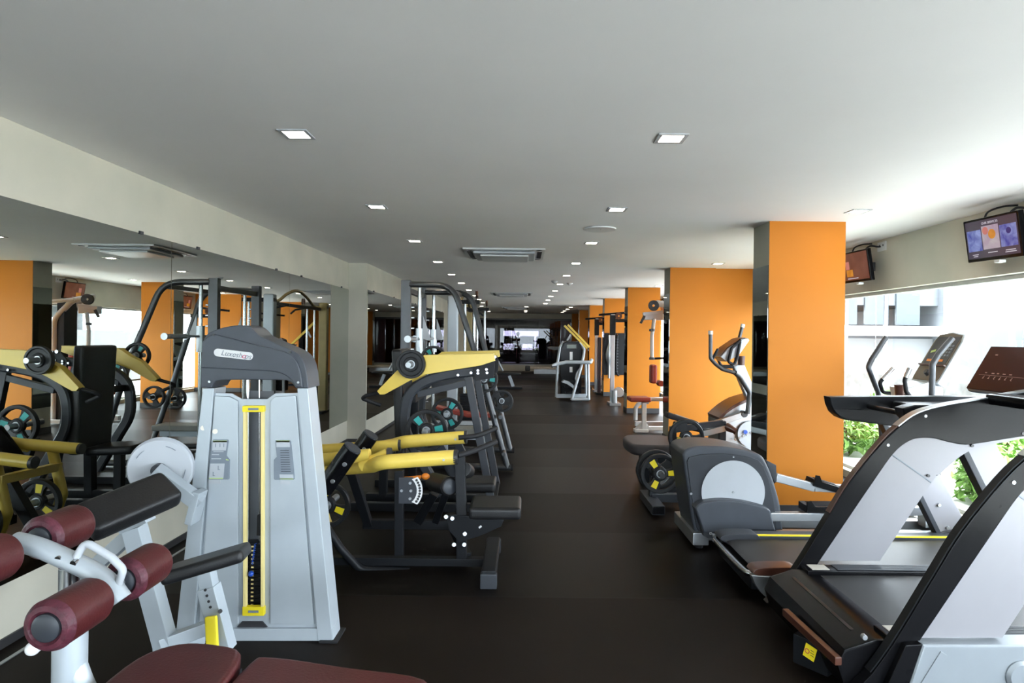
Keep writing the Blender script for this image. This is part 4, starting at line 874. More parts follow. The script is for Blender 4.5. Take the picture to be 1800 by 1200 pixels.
MB().xz(sp2([(2.95, 0.15), (3.0, 0.3), (3.2, 0.36), (3.42, 0.3), (3.45, 0.05), (2.95, 0.05)], 3), y0 + .03, y1 - .03, 0.02, 3).build('motor_hood', m_silver, T)
for a in (y0 - .03, y1 - .02):
    MB().xz([(2.82, 0.18), (3.04, 0.18), (2.545, 1.09), (2.365, 1.09)], a, a + 0.05, 0.008).build('upright', m_tmwhite, T)
    MB().xz([(2.80, 0.18), (2.835, 0.18), (2.375, 1.09), (2.335, 1.09)], a - .008, a + 0.058, 0.006).build('upright_trim', m_dkgrey, T)
    MB().xz(sp2([(2.74, 0.19), (2.9, 0.24), (3.1, 0.21), (3.12, 0.15), (2.78, 0.15)], 3), a - .012, a + .062, 0.008).build('upright_foot', m_skirt, T)
    for x, z in ((2.86, .25), (2.98, .26), (2.80, .40)): MB().cyl((x, a - .012, z), (x, a, z), 0.012, None, 12, 0.002).build('bolt', m_steel, T)
arm = [(1456, 697), (1458, 710), (1464, 724), (1474, 733), (1486, 738), (1573, 749), (1580, 745), (1592, 718), (1620, 714), (1760, 712), (1850, 712), (1850, 697), (1600, 696)]
MB().xz(XZ(arm, 4.08), 4.06, 4.15, 0.012, 3).build('handrail', m_black, T)
MB().xz(XZ([(1462, 718), (1575, 721), (1582, 723), (1575, 746), (1487, 735), (1473, 730)], 4.08), 4.055, 4.15, 0.003).build('handrail_lower', m_rubber, T)
MB().xz(XZ([(1578, 716), (1580, 728), (1592, 742), (1625, 748), (1850, 745), (1850, 712), (1600, 710)], 3.55), 3.5, 3.59, 0.012, 3).build('handrail', m_black, T)
MB().tube([(2.25, 3.55, 1.07), (2.25, 4.1, 1.07)], 0.016).build('cross_bar', m_black, T)
MB().span((2.4, 3.5, 1.05), (3.0, 4.14, 1.11), 0.02).build('console_tray', m_dkgrey, T)
M = Matrix.Translation((2.95, 3.75, 1.33)) @ Matrix.Rotation(0.53, 4, 'Y')
MB().box((0.02, 0, 0), (0.04, 0.60, 0.33), None, 0.03, 4).move(M).build('console', m_steel, T)
m_disp = mat('dark_red_display', (0.030, 0.006, 0.008), 0.3, spec=0.2)
dsp = MB().box((-0.003, 0, 0), (0.012, 0.585, 0.315), None, 0.005).move(M).build('display', m_disp, T)
m_icon = mat('console_icon_print', (0.42, 0.30, 0.30), 0.4)
RT = Matrix(((0, 0, -1), (-1, 0, 0), (0, 1, 0))).to_4x4()
for i, tx in enumerate(('1', '2', '3', '4', '5', '6')):
    q = MB()
    yy = 0.20 - .045 * i
    q.box((-0.0095, yy, -0.075), (0.0012, 0.010 + .003 * (i % 2), 0.004), (0.5 * (i % 3 - 1), 0, 0), 0).box((-0.0095, yy, -0.066), (0.0012, 0.004, 0.016), (0.4, 0, 0), 0)
    q.move(M).build('console_icon', m_icon, dsp)
for yy, zz_, w_ in ((0.2, -0.035, .016), (0.14, -0.037, .022), (0.1, -0.036, .016), (0.05, -0.037, .022), (0.0, -0.037, .02), (0.2, 0.095, .02)):
    MB().box((-0.0095, yy, zz_), (0.0012, w_, 0.006), None, 0).move(M).build('console_icon', m_icon, dsp)
MB().box((-0.0095, 0, -0.052), (0.0012, 0.5, 0.0015), None, 0).move(M).build('console_line', m_icon, dsp)

# ---------------------------------------------------------------- elliptical trainer in front of the first column
T = thing('elliptical_trainer', 'elliptical trainer with dark rounded housing and pale round disc beside first orange column', 'elliptical trainer', (2.0, 4.7, 0))
c8 = lambda pts: [(1080 + x / 4, 700 + y / 4) for x, y in pts]
HO = [(478, 400), (492, 366), (540, 344), (620, 333), (760, 337), (880, 355), (1000, 386), (1040, 410), (1062, 445), (1100, 530), (1135, 640), (1165, 760), (1180, 900)]
MB().xz(XZ(c8(sp2(HO, 3) + [(1184, 925), (600, 960), (560, 930), (535, 800), (515, 650), (495, 530)]), 4.5), 4.49, 4.90, 0.035, 4).build('housing', m_shroud, T)
HI = [(505, 440), (520, 410), (600, 390), (760, 382), (900, 400), (1000, 425), (1040, 470), (1080, 570), (1110, 700), (1130, 850), (1130, 930), (600, 945), (572, 900), (548, 760), (522, 580)]
MB().xz(XZ(c8(HI), 4.5), 4.475, 4.50, 0.008).build('side_panel', m_dkgrey, T)
dc = P(1080 + 832 / 4, 700 + 657 / 4, 4.47)
MB().lathe([(0, -.012), (0.205, -.012), (0.222, -.004), (0.226, .01), (0, .01)], dc, (0, -1, 0), 64).build('disc', m_lightgrey, T)
MB().cyl(dc + V((0, -.018, 0)), dc, 0.008, None, 12).build('disc_screw', m_steel, T)
HU = [(560, 765), (600, 728), (720, 708), (860, 714), (1000, 742), (1080, 772), (1095, 820), (1125, 925)]
MB().xz(XZ(c8(sp2(HU, 3) + [(940, 920), (620, 940), (600, 880)]), 4.42), 4.39, 4.50, 0.02, 3).build('front_hump', m_shroud, T)
lw = MB().xz(XZ(c8([(612, 912), (960, 912), (960, 990), (650, 975), (620, 960)]), 4.42), 4.40, 4.5, 0.01).build('lower_cover', m_dkgrey, T)
text('brand_letter', 'E', 0.04, at(P(1249, 936, 4.398)), m_whitelet, lw)
for x, y, r in ((540, 670, .009), (838, 413, .006)): q = P(1080 + x / 4, 700 + y / 4, 4.472); MB().cyl(q, q + V((0, .01, 0)), r, None, 12).build('screw', m_steel, T)
MB().xz(XZ(c8([(1060, 430), (1140, 470), (1145, 580), (1130, 600), (1100, 540)]), 4.6), 4.6, 4.72, 0.01).build('crank_cover', m_dkgrey, T)
MB().span((1.22, 4.44, 0.03), (1.335, 5.0, 0.12), 0.01).build('rear_foot', m_steel, T)
for y in (4.5, 4.94): MB().cyl((1.28, y, 0), (1.28, y, 0.035), 0.03, None, 20, 0.005).build('levelling_foot', m_rubber, T)
MB().span((1.3, 4.52, 0.04), (3.2, 4.60, 0.11), 0.01).span((1.3, 4.84, 0.04), (3.2, 4.92, 0.11), 0.01).build('base_rail', m_steel, T)
MB().span((3.1, 4.4, 0.03), (3.22, 5.04, 0.12), 0.012).build('front_foot', m_steel, T)
# pedals and links
MB().bar(P(1352, 907, 4.47), P(1440, 907, 4.47), 0.06, 0.06).bar(P(1440, 907, 4.47), (3.0, 4.47, 0.30), 0.05, 0.06).build('pedal_link', m_steel, T)
MB().bar(P(1362, 838, 4.85), P(1430, 856, 4.85), 0.06, 0.065).bar(P(1430, 856, 4.85), (3.0, 4.9, 0.32), 0.05, 0.06).build('pedal_link', m_steel, T)
def pedal(px0, px1, yy, ztop, tilt, yc):
    a, b_ = P(px0, yy, yc), P(px1, yy, yc); c = (a + b_) / 2; c = V((c.x, yc, ztop)); L = b_.x - a.x
    M = Matrix.Translation(c) @ Matrix.Rotation(tilt, 4, 'Y')
    MB().prism(sp2([(-L / 2, -.06), (-L / 2 + .03, -.075), (L / 2 - .03, -.075), (L / 2, -.06), (L / 2, .06), (L / 2 - .03, .075), (-L / 2 + .03, .075), (-L / 2, .06)], 3, True), (0, 0, 0), (1, 0, 0), (0, 1, 0), -.0, .05, 0.008).move(M).build('pedal', m_rubber, T)
    for k in range(7): MB().box((0, -.05 + k * .0166, 0.002), (L * .8, .006, .008), None, 0.001).move(M).build('tread_rib', m_black, T.children[-1] if False else [o for o in T.children if o.name.startswith('pedal') and 'link' not in o.name][-1])
    MB().xz([(-L / 2 - .01, -.04), (-L / 2 - .01, .035), (-L / 2 + .02, .04), (-L / 2 + .05, .0), (L / 2, 0.0), (L / 2, -.045)], -.085, -.07, 0.004).move(M).build('pedal_guard', m_blackgloss, T)
pedal(1412, 1500, 888, P(1412, 886, 4.45).z, 0.0, 4.47)
pedal(1424, 1505, 848, P(1424, 846, 4.88).z - .02, 0.28, 4.88)
# mast, console, handles
MB().bar((3.12, 4.80, 0.08), (3.10, 4.80, 1.12), 0.10, 0.10).build('mast', m_silver, T)
MB().xz([(2.88, 1.14), (3.05, 1.19), (3.16, 1.15), (3.16, 1.02), (2.9, 1.04)], 4.70, 4.92, 0.012).build('console_neck', m_silver, T)
n_ = (V((3.30, 0, 1.566)) - V((3.08, 0, 1.19))); Lc = n_.length; n_.normalize()
Mc = Matrix(((0, n_.x, -n_.z), (-1, 0, 0), (0, n_.z, n_.x))).to_4x4(); Mc = Matrix.Translation((3.19, 4.81, 1.375)) @ Mc      # X -> -y, Y up the face, Z towards user
out_ = [(-.155, -Lc / 2), (.155, -Lc / 2), (.165, -Lc / 2 + .03), (.165, Lc / 2 - .07), (.14, Lc / 2 - .01), (0, Lc / 2 + .012), (-.14, Lc / 2 - .01), (-.165, Lc / 2 - .07), (-.165, -Lc / 2 + .03)]
MB().prism(out_, (0, 0, 0), (1, 0, 0), (0, 1, 0), 0.0, 0.06, 0.012, 3).move(Mc).build('console', m_silver, T)
m_face = mat('bronze_console_face', (0.10, 0.07, 0.04), 0.3)
fc = MB().prism([(x * .9, y * .94) for x, y in out_], (0, 0, 0), (1, 0, 0), (0, 1, 0), -.004, 0.002, 0.001).move(Mc).build('console_face', m_face, T)
MB().box((0, .06, .005), (0.26, 0.24, 0.003), None, 0.001).move(Mc).build('console_screen', m_skirt, fc)
for i in range(4):
    for j in range(3): MB().box((.045 + .03 * j, .10 - .028 * i, .007), (0.02, 0.016, 0.003), None, 0.001).move(Mc).build('key', m_ink, fc)
for x, y, w_, h_, m in ((-.085, .05, .05, .02, m_green), (-.02, .03, .035, .03, m_paleyel), (-.07, -.03, .06, .02, m_orknob), (.06, -.03, .05, .02, m_orknob)):
    MB().box((x, y, .007), (w_, h_, .002), (0, 0, .3 if y > 0 else 0), 0).move(Mc).build('screen_mark', m, fc)
MB().box((-.0, -.075, .012), (0.3, 0.012, 0.02), None, 0.003).move(Mc).build('reading_ledge', m_brown, fc)
MB().cyl((0, -.14, 0.0), (0, -.14, .03), .03, .02, 20, .004).move(Mc).build('dial', m_skirt, fc)
for ym, pts in ((4.55, [(1642, 760), (1638, 692), (1639, 640), (1650, 622), (1674, 594)]), (5.12, [(1556, 760), (1544, 690), (1526, 645), (1532, 632), (1558, 592)])):
    q = [P(a, b_, ym) for a, b_ in pts]; q[0] = V((q[1].x + .05, ym, 0.5))
    MB().tube(q, 0.021, 0.05, 16).build('moving_handle', m_gunmetal, T)
    MB().bar(q[0] + V((0, 0, .02)), (3.0, ym, 0.28), 0.035, 0.05).build('handle_link', m_steel, T)
MB().cyl((3.0, 4.5, 0.5), (3.0, 5.15, 0.5), 0.03).build('pivot_axle', m_steel, T)
for yg, pts in ((4.99, [(1585, 692), (1552, 690), (1546, 672), (1570, 647)]), (4.64, [(1600, 697), (1593, 688), (1590, 668), (1599, 647)])):
    q = [P(a, b_, yg) for a, b_ in pts]
    h_ = MB().tube(q, 0.015, 0.04, 14).build('fixed_grip', m_rubber, T)
    MB().cyl(q[3].lerp(q[2], .8), q[3], 0.0175, None, 16, 0.003).build('pulse_sensor', m_chrome, h_)
cp = P(1583, 684, 4.75)
MB().lathe([(0, -.07), (0.035, -.07), (0.045, .035), (0.040, .035), (0.032, -.06), (0, -.06)], cp).build('cup_holder', m_brown, T)

# ---------------------------------------------------------------- plate loaded low bench by the aisle
T = thing('plate_loaded_calf_machine', 'low dark plate loaded machine beside the aisle in front of the second orange column', 'gym machine', (1.5, 5.7, 0))
for nm, mb in (('base_foot', MB().span((1.09, 5.22, 0.02), (1.2, 5.78, 0.1), 0.012)), ('base_rail', MB().span((1.15, 5.52, 0.05), (2.0, 5.60, 0.12), 0.008)), ('rear_foot', MB().span((1.9, 5.1, 0.02), (1.99, 6.6, 0.09), 0.008)),
               ('upright', MB().bar((1.16, 5.57, 0.06), (1.17, 5.57, 0.44), 0.06, 0.05)), ('lower_link', MB().bar((1.17, 5.56, 0.14), (1.45, 5.98, 0.20), 0.06, 0.06, (0, 0, 1))),
               ('pivot_post', MB().bar((1.45, 6.02, 0.0), (1.45, 6.02, 0.65), 0.06, 0.06)), ('top_link', MB().bar((1.45, 6.02, 0.62), (1.95, 6.1, 0.68), 0.05, 0.06)),
               ('rear_post', MB().bar((1.95, 6.1, 0.05), (1.95, 6.1, 0.70), 0.06, 0.06)), ('cross_rail', MB().span((1.4, 5.98, 0.0), (1.99, 6.06, 0.06), 0.006))):
    mb.build(nm, m_dkgrey, T)
MB().span((1.095, 5.21, 0.03), (1.195, 5.24, 0.095), 0.008).build('rubber_foot', m_blackgloss, T)
ya, yb_ = P(1235, 762, 6.0), P(1275, 752, 6.05)
MB().bar(ya, yb_, 0.05, 0.055).build('lever', m_steel, T)
MB().lathe([(0, 0), (0.035, 0), (0.042, 0.02), (0.03, 0.09), (0.036, 0.11), (0, 0.11)], yb_ + V((0, 0, .02)), (0.8, -.3, -.4)).build('lever_handle', m_brown, T)
m_vpad = mat('dusty_black_vinyl', (0.045, 0.04, 0.043), 0.5, bump=0.12, bscale=120)
MB().prism(sp2([(1.08, 6.35), (1.15, 6.2), (1.45, 6.18), (1.6, 6.3), (1.6, 6.75), (1.45, 6.86), (1.18, 6.85), (1.08, 6.7)], 3, True), (0, 0, 0), (1, 0, 0), (0, 1, 0), -.44, -.33, 0.035, 4).build('seat_pad', m_vpad, T)
MB().span((1.25, 6.5, 0.0), (1.5, 6.7, 0.34), 0.01).build('seat_base', m_black, T)
q1, q2 = P(1160, 832, 5.3), P(1206, 768, 5.85)
pg = MB(); peg(pg, q1, 5.2, 5.57); pg.build('plate_peg', m_gunmetal, T)
pg = MB(); peg(pg, q2, 5.76, 6.0); pg.build('plate_peg', m_gunmetal, T)
plate('yellow', q1, 0.168, 'weight plate with yellow inlays in front on the low aisle machine', 0.45)
plate('grip', (q1.x, 5.45, q1.z), 0.176, 'black three hole weight plate just behind the yellow inlay plate on the aisle', 0.1)
qp = plate('grip', q2, 0.168, 'black three hole weight plate higher up on the low aisle machine, above dark housing', 0.7)
MB().cyl((q2.x - .07, 5.822, q2.z - .02), (q2.x - .07, 5.83, q2.z - .02), 0.022, None, 20).build('yellow_button', m_yellow2, qp)

# ---------------------------------------------------------------- second elliptical between the first two columns
T = thing('cross_trainer', 'silver cross trainer with bent black handles between the first two orange columns', 'elliptical trainer', (2.5, 7.0, 0))
d = 6.8
MB().xz(XZ(sp2([(1262, 740), (1275, 722), (1300, 708), (1325, 700), (1350, 697), (1372, 706), (1385, 740), (1390, 800)], 3) + [(1392, 845), (1268, 845), (1262, 780)], d), d - .02, d + .38, 0.03, 4).build('housing', m_steel, T)
MB().xz(XZ(sp2([(1262, 733), (1280, 717), (1302, 704), (1330, 696), (1352, 693), (1352, 699), (1325, 702), (1300, 711), (1276, 726), (1264, 742)], 2), d), d - .03, d + .39, 0.008).build('housing_edge', m_brown, T)
cdk = P(1318, 762, d - .03)
MB().lathe([(0, 0), (.13, 0), (.14, .012), (.14, .03), (0, .03)], cdk, (0, -1, 0), 40).build('disc', m_lightgrey, T)
for k in range(5): q = P(1292 + 7 * k, 772 - 3 * k, d - .06); MB().cyl(q + V((0, -.01, 0)), q, .012, None, 12).build('bolt', m_chrome, T)
q = P(1310, 759, d - .07); MB().cyl(q + V((0, -.008, 0)), q, .022, None, 16).build('blue_cap', m_blue, T)
for yk, pts, pd in ((d - .1, [(1310, 727), (1240, 750)], [(1170, 728), (1224, 745)]), (d + .45, [(1330, 745), (1250, 752)], [(1185, 745), (1235, 755)])):
    a, b_ = P(*pts[0], yk), P(*pts[1], yk)
    MB().bar(a, b_, .06, .06).bar(b_, P(*pd[0], yk) + V((.1, 0, -.02)), .05, .05).build('pedal_link', m_steel, T)
    c0, c1 = P(*pd[0], yk), P(*pd[1], yk)
    MB().bar(c0, c1, .16, .06, (0, 1, 0), .02).build('pedal', m_rubber, T)
    MB().cyl(P(1307, 727, yk) + V((0, -.04, 0)), P(1307, 727, yk) + V((0, .04, 0)), .035, None, 20, .006).build('link_joint', m_gunmetal, T)
MB().span((1.75, d + .1, 0.02), (3.1, d + .2, 0.09), .01).span((1.72, d - .1, 0.0), (1.84, d + .45, 0.08), .01).span((3.0, d - .12, 0.0), (3.12, d + .48, 0.08), .01).build('base_frame', m_steel, T)
MB().bar(P(1322, 702, d + .17), P(1296, 640, d + .17), .1, .12, (0, 1, 0), .02).build('mast', m_silver, T)
cn = XZ([(1268, 627), (1281, 612), (1305, 596), (1316, 594), (1319, 598), (1300, 625), (1278, 636)], d)
MB().xz(cn, d + .02, d + .34, .012).build('console', m_silver, T)
MB().xz(XZ([(1267, 627), (1280, 611), (1304, 595), (1313, 593), (1312, 596), (1283, 614), (1271, 630)], d), d + .04, d + .32, .004).build('console_face', m_brown, T)
for yk, dx in ((d - .16, 0), (d + .5, 0)):
    if yk < d: pts = [(1249, 586), (1249, 630), (1258, 640), (1270, 649), (1292, 655)]
    else: pts = [(1305, 574), (1299, 596), (1294, 628), (1292, 650), (1300, 655)]
    q = [P(a, b_, yk) for a, b_ in pts]
    h_ = MB().tube(q, .02, .05, 14).build('moving_handle', m_gunmetal, T)
    MB().cyl(q[0] + (q[0] - q[1]).normalized() * -.01, q[0] + (q[0] - q[1]).normalized() * .03, .024, None, 16, .005).build('handle_tip', m_whitelet, h_)
    MB().tube([q[-1], q[-1] + V((.06, .03, -.04)), P(1318, 690, yk), P(1314, 727, yk)], .026, .06, 14).build('handle_arm', m_gunmetal, T)
for yk, pts in ((d - .02, [(1262, 613), (1252, 632), (1262, 645), (1290, 645)]), (d + .36, [(1270, 613), (1262, 632), (1268, 643), (1290, 643)])):
    MB().tube([P(a, b_, yk) for a, b_ in pts], .015, .04, 12).build('fixed_grip', m_rubber, T)
MB().tube([P(1302, 597, d), P(1286, 612, d), P(1280, 636, d), P(1290, 641, d), P(1296, 628, d), P(1301, 600, d)], .016, .03, 12).build('fixed_loop_grip', m_rubber, T)
MB().lathe([(0, -.06), (.035, -.06), (.04, .04), (.035, .04), (.03, -.05), (0, -.05)], P(1303, 632, d + .05)).build('cup_holder', m_brown, T)
# ---------------------------------------------------------------- white pec machine behind the second column
T = thing('white_multi_press', 'white framed chest machine with brick red pads between the second and third columns', 'gym machine', (2.2, 10.3, 0))
d = 10.0
fr = MB()
fr.bar(P(1132, 755, 9.95), P(1132, 707, 9.95), .07, .07).build('seat_post', m_white, T)
MB().span((1.78, 9.9, 0), (2.0, 10.05, .05), .01).span((1.9, 9.95, .03), (2.85, 10.02, .09), .008).build('base_bar', m_white, T)
MB().xz(XZ([(1118, 754), (1132, 741), (1146, 754)], 9.94), 9.93, 10.06, .004).build('base_gusset', m_white, T)
MB().bar((1.90, 10.55, .05), (2.9, 10.6, .05), .08, .08).build('base_bar', m_white, T)
MB().tube([P(1117, 738, 10.4), P(1117, 716, 10.4), P(1124, 708, 10.4), P(1140, 706, 10.4)], .034, .1).build('seat_arch', m_white, T)
MB().span((P(1105, 700, d).x, 9.85, P(1105, 705, d).z), (P(1142, 700, d).x, 10.2, P(1105, 697, d).z), .03, 4).build('seat_pad', m_redpad, T)
MB().span((P(1142, 700, d).x, 9.93, P(1105, 704, d).z), (P(1175, 700, d).x, 10.12, P(1105, 698, d).z), .02).build('seat_slide', m_steel, T)
MB().bar((2.62, 10.3, .03), (2.62, 10.3, 2.0), .12, .3, (1, 0, 0)).build('weight_tower', m_black, T)
MB().tube([(2.72, 10.15, .05), (2.72, 10.15, 1.7), (2.45, 10.2, 2.02), (2.15, 10.25, 2.06)], .045, .25).build('frame_tube', m_white, T)
MB().tube([(2.72, 10.5, .05), (2.72, 10.5, 1.7), (2.5, 10.45, 2.05), (2.2, 10.3, 2.08)], .045, .25).build('frame_tube', m_white, T)
MB().tube([(2.95, 9.95, .8), (2.95, 9.95, 1.55), (2.85, 10.0, 1.95), (2.4, 10.15, 2.02)], .03, .2).build('frame_tube', m_white, T)
q = [P(1150, 560, d), P(1148, 576, d), P(1146, 590, d), P(1146, 632, d)]
MB().tube(q, .03, .05).build('press_arm', m_white, T)
for py in (580, 630): MB().cyl(P(1146, py, d) + V((0, 0, -.02)), P(1146, py, d) + V((0, 0, .02)), .045, None, 20, .005).build('arm_collar', m_gunmetal, T)
MB().box((P(1148, 657, d).x, d, P(1148, 657, d).z), (.1, .18, .30), None, .04, 4).build('arm_pad', m_redpad, T)
MB().box((2.38, 10.2, .98), (.1, .3, .55), None, .04, 4).build('back_pad', m_redpad, T)
pu = P(1149, 537, d)
MB().lathe([(.02, -.02), (.085, -.03), (.07, 0), (.085, .03), (.02, .02)], pu, (0.25, 1, 0), 28, True).build('pulley', m_skirt, T)
MB().span(P(1134, 562, d), P(1162, 549, d + .15), .01).bar(P(1130, 552, d), P(1165, 548, d), .05, .05).build('pulley_housing', m_steel, T)
MB().bar(P(1133, 555, d - .05), P(1126, 568, d - .05), .03, .04).build('pull_handle', m_skirt, T)
MB().cyl(P(1150, 630, d), P(1170, 629, d), .018).build('side_handle', m_rubber, T)
MB().cyl(P(1146, 630, d) + V((.16, 0, -.4)), P(1146, 630, d) + V((.16, .2, -.4)), .05, None, 20, .01).build('knee_roller', m_redpad, T)

# ---------------------------------------------------------------- cable poles along the columns
def cable_pole(x, y, lab, foot=True):
    T = thing('cable_pole', lab, 'gym machine', (x, y, 0))
    MB().bar((x, y, 0), (x, y, 2.02), .09, .09, (1, 0, 0), .01).build('post', m_steel, T)
    MB().span((x - .06, y - .06, 1.55), (x + .06, y + .06, 2.0), .01).build('sliding_sleeve', m_black, T)
    MB().span((x, y - .04, 1.84), (x + .55, y + .04, 1.92), .006).build('cross_beam', m_black, T)
    MB().bar((x - .32, y - .03, 2.0), (x + .35, y, 2.06), .05, .05).build('top_arm', m_black, T)
    MB().lathe([(.02, -.015), (.075, -.02), (.06, 0), (.075, .02), (.02, .015)], (x + .12, y - .07, 1.98), (0, 1, 0), 24, True).build('pulley', m_brown, T)
    MB().span((x - .09, y - .3, 0), (x + .16, y + .2, .06), .01).build('base_plate', m_steel, T)
    MB().cyl((x + .02, y - .25, .06), (x + .02, y - .25, .34), .06, None, 20, .01).cyl((x + .12, y - .25, .30), (x + .12, y - .16, .30), .11, None, 24, .01).build('low_pulley', m_steel, T)
    return T
cable_pole(2.0, 14.0, 'tall steel cable pole with black top arm in front of the black board')
cable_pole(2.03, 17.3, 'tall steel cable pole behind the hanging board, nearer the dark back wall')
T = thing('padded_post', 'dark maroon upright padded post beside the far cable pole', 'padded post', (2.0, 16.6, 0))
MB().span((1.97, 16.45, .04), (2.06, 16.6, 1.5), .03, 3).build('pad', mat('dark_plum_vinyl', (.05, .022, .03), .4), T)
MB().span((1.93, 16.4, 0), (2.06, 16.7, .045), .008).build('base_plate', m_black, T)

# black board with hanging gear on the fourth column
yb4 = COLY[3] - .012
b4 = [P(1062, 585, yb4), P(1097, 659, yb4)]
T = tag(MB().span((b4[0].x, yb4 - .02, b4[1].z), (b4[1].x + .02, yb4, b4[0].z), .003).build('wall_board', m_black), 'black board fixed on the fourth orange column', 'board')
T = thing('exercise_bag', 'grey teardrop exercise bag hanging on the black board', 'exercise bag', (P(1070, 625, yb4).x, yb4 - .1, P(1070, 664, yb4).z))
xx = P(1070, 620, yb4).x; zt, zb = P(1070, 588, yb4).z, P(1070, 664, yb4).z
MB().lathe([(0, 0), (.03, .0), (.035, .30), (.05, .38), (.085, .50), (.09, .62), (.07, .74), (.03, .86), (.02, .96), (.03, .98), (.03, zt - zb - .02), (0, zt - zb)], (xx, yb4 - .11, zb)).build('bag', m_steel, T)
MB().cyl((xx, yb4 - .11, zt - .02), (xx, yb4 - .015, zt + .02), .012).build('hook', m_chrome, T)
T = thing('hanging_strap', 'black ribbed strap hanging on the black board beside the grey bag', 'strap', (P(1086, 620, yb4).x, yb4 - .06, .6))
xx = P(1086, 620, yb4).x
st = MB().tube(spline([(xx - .02, yb4 - .05, zt - .02), (xx - .04, yb4 - .05, zt - .4), (xx - .05, yb4 - .05, zt - .75), (xx - .02, yb4 - .05, zt - .98), (xx + .03, yb4 - .05, zb + .06)], 6), .022).build('strap', m_rubber, T)
for k in range(12): MB().cyl((xx - .03, yb4 - .05, zt - .1 - k * .075), (xx - .03, yb4 - .05, zt - .125 - k * .075), .03, None, 14, .004).build('rib', m_dkgrey, st)
MB().cyl((xx - .02, yb4 - .06, zt - .02), (xx - .02, yb4 - .015, zt + .02), .012).build('hook', m_chrome, T)

# ---------------------------------------------------------------- stair climber in the distance
T = thing('stair_climber', 'black stair climber with silver handrail frame standing at the end of the aisle', 'stair climber', (1.16, 15.1, 0))
d = 15.0
K = lambda x, y: (870 + x / 8, 570 + y / 8)
MB().xz(XZ([K(925, 985), (870 + 915 / 8, 570 + 380 / 8), K(960, 260), K(1010, 235), K(1170, 240), K(1220, 300), K(1235, 380), K(1215, 985)], d), d, d + .5, .03).build('tower', m_blackgloss, T)
MB().xz(XZ([K(1000, 275), K(1150, 275), K(1150, 345), K(1000, 345)], d), d - .03, d + .02, .008).build('console', m_dkgrey, T)
MB().xz(XZ([K(1010, 285), K(1140, 285), K(1140, 335), K(1010, 335)], d), d - .035, d - .03, 0).build('display', mat('grey_green_lcd', (.18, .22, .2), .3), T)
for a, b_, c, e in ((1052, 385, 1092, 500), (1050, 597, 1090, 672)): MB().xz(XZ([K(a, b_), K(c, b_), K(c, e), K(a, e)], d), d - .012, d + .01, .004).build('front_strip', m_whitelet, T)
MB().xz(XZ([K(745, 322), K(800, 312), K(925, 318), K(925, 360), K(830, 362), K(765, 345)], d), d + .1, d + .2, .01).build('side_tray', m_skirt, T)
MB().tube([P(*K(862, 1020), d - .1), P(*K(880, 540), d - .1), P(*K(915, 320), d), P(*K(960, 245), d + .1)], .032, .1).build('handrail', m_silver, T)
MB().tube([P(*K(1318, 1060), d - .5), P(*K(1310, 560), d - .3)], .034, .1).build('frame_leg', m_silver, T)
MB().tube([P(*K(1285, 1000), d - .1), P(*K(1275, 560), d - .1)], .03, .1).build('frame_leg', m_silver, T)
MB().tube([P(*K(1078, 1062), d - .5), P(*K(1215, 590), d - .3), P(*K(1245, 440), d - .1), P(*K(1255, 350), d), P(*K(1190, 265), d + .1)], .034, .1).build('handrail', m_silver, T)
MB().tube([P(*K(800, 590), d - .45), P(*K(860, 560), d - .4), P(*K(1000, 530), d - .35), P(*K(1345, 535), d - .35), P(*K(1360, 500), d - .2)], .042, .05).build('cross_rail', m_silver, T)
MB().span(P(*K(795, 605), d - .5), P(*K(870, 580), d - .4), .01).build('rail_grip', m_gunmetal, T)
MB().tube([P(*K(1078, 1055), d - .5), P(*K(1320, 1055), d - .5)], .035).build('base_tube', m_silver, T)
MB().bar(P(*K(862, 1005), d - .1), P(*K(1285, 1000), d - .1), .07, .09).build('base_bar', m_silver, T)
st = [K(930, 800), K(960, 770), K(1040, 800), K(1090, 840), K(1115, 880), K(1100, 910), K(1070, 870), K(1000, 825)]
MB().xz(XZ(st, d), d - .3, d - .05, .006).build('step_guard', m_silver, T)
MB().xz(XZ(sp2([K(1120, 760), K(1140, 670), K(1190, 610), K(1200, 650), K(1170, 780), K(1130, 790)], 3), d), d - .15, d - .02, .006).build('side_cover', m_steel, T)
for k in range(3): MB().span((1.0, d - .28 + .09 * k, .16 + .13 * k), (1.32, d - .1 + .09 * k, .2 + .13 * k), .006).build('step', m_black, T)

T = thing('yellow_lever_machine', 'black machine with two long sloping yellow bars behind the stair climber', 'gym machine', (1.6, 18.4, 0))
MB().bar(P(992, 572, 18.2), P(1032, 612, 18.2), .06, .06).build('yellow_bar', m_yellow, T)
MB().bar(P(998, 571, 18.6), P(1036, 610, 18.6), .06, .06).build('yellow_bar', m_yellow, T)
MB().bar((1.65, 18.4, 0), (1.65, 18.4, 1.4), .1, .1).span((1.3, 18.1, 0), (2.0, 18.8, .06), .01).bar((1.65, 18.4, 1.35), P(1010, 590, 18.4), .07, .07).build('frame', m_black, T)
MB().bar(P(997, 598, 18.2), P(1003, 588, 18.2), .05, .05).build('handle', m_silver, T)

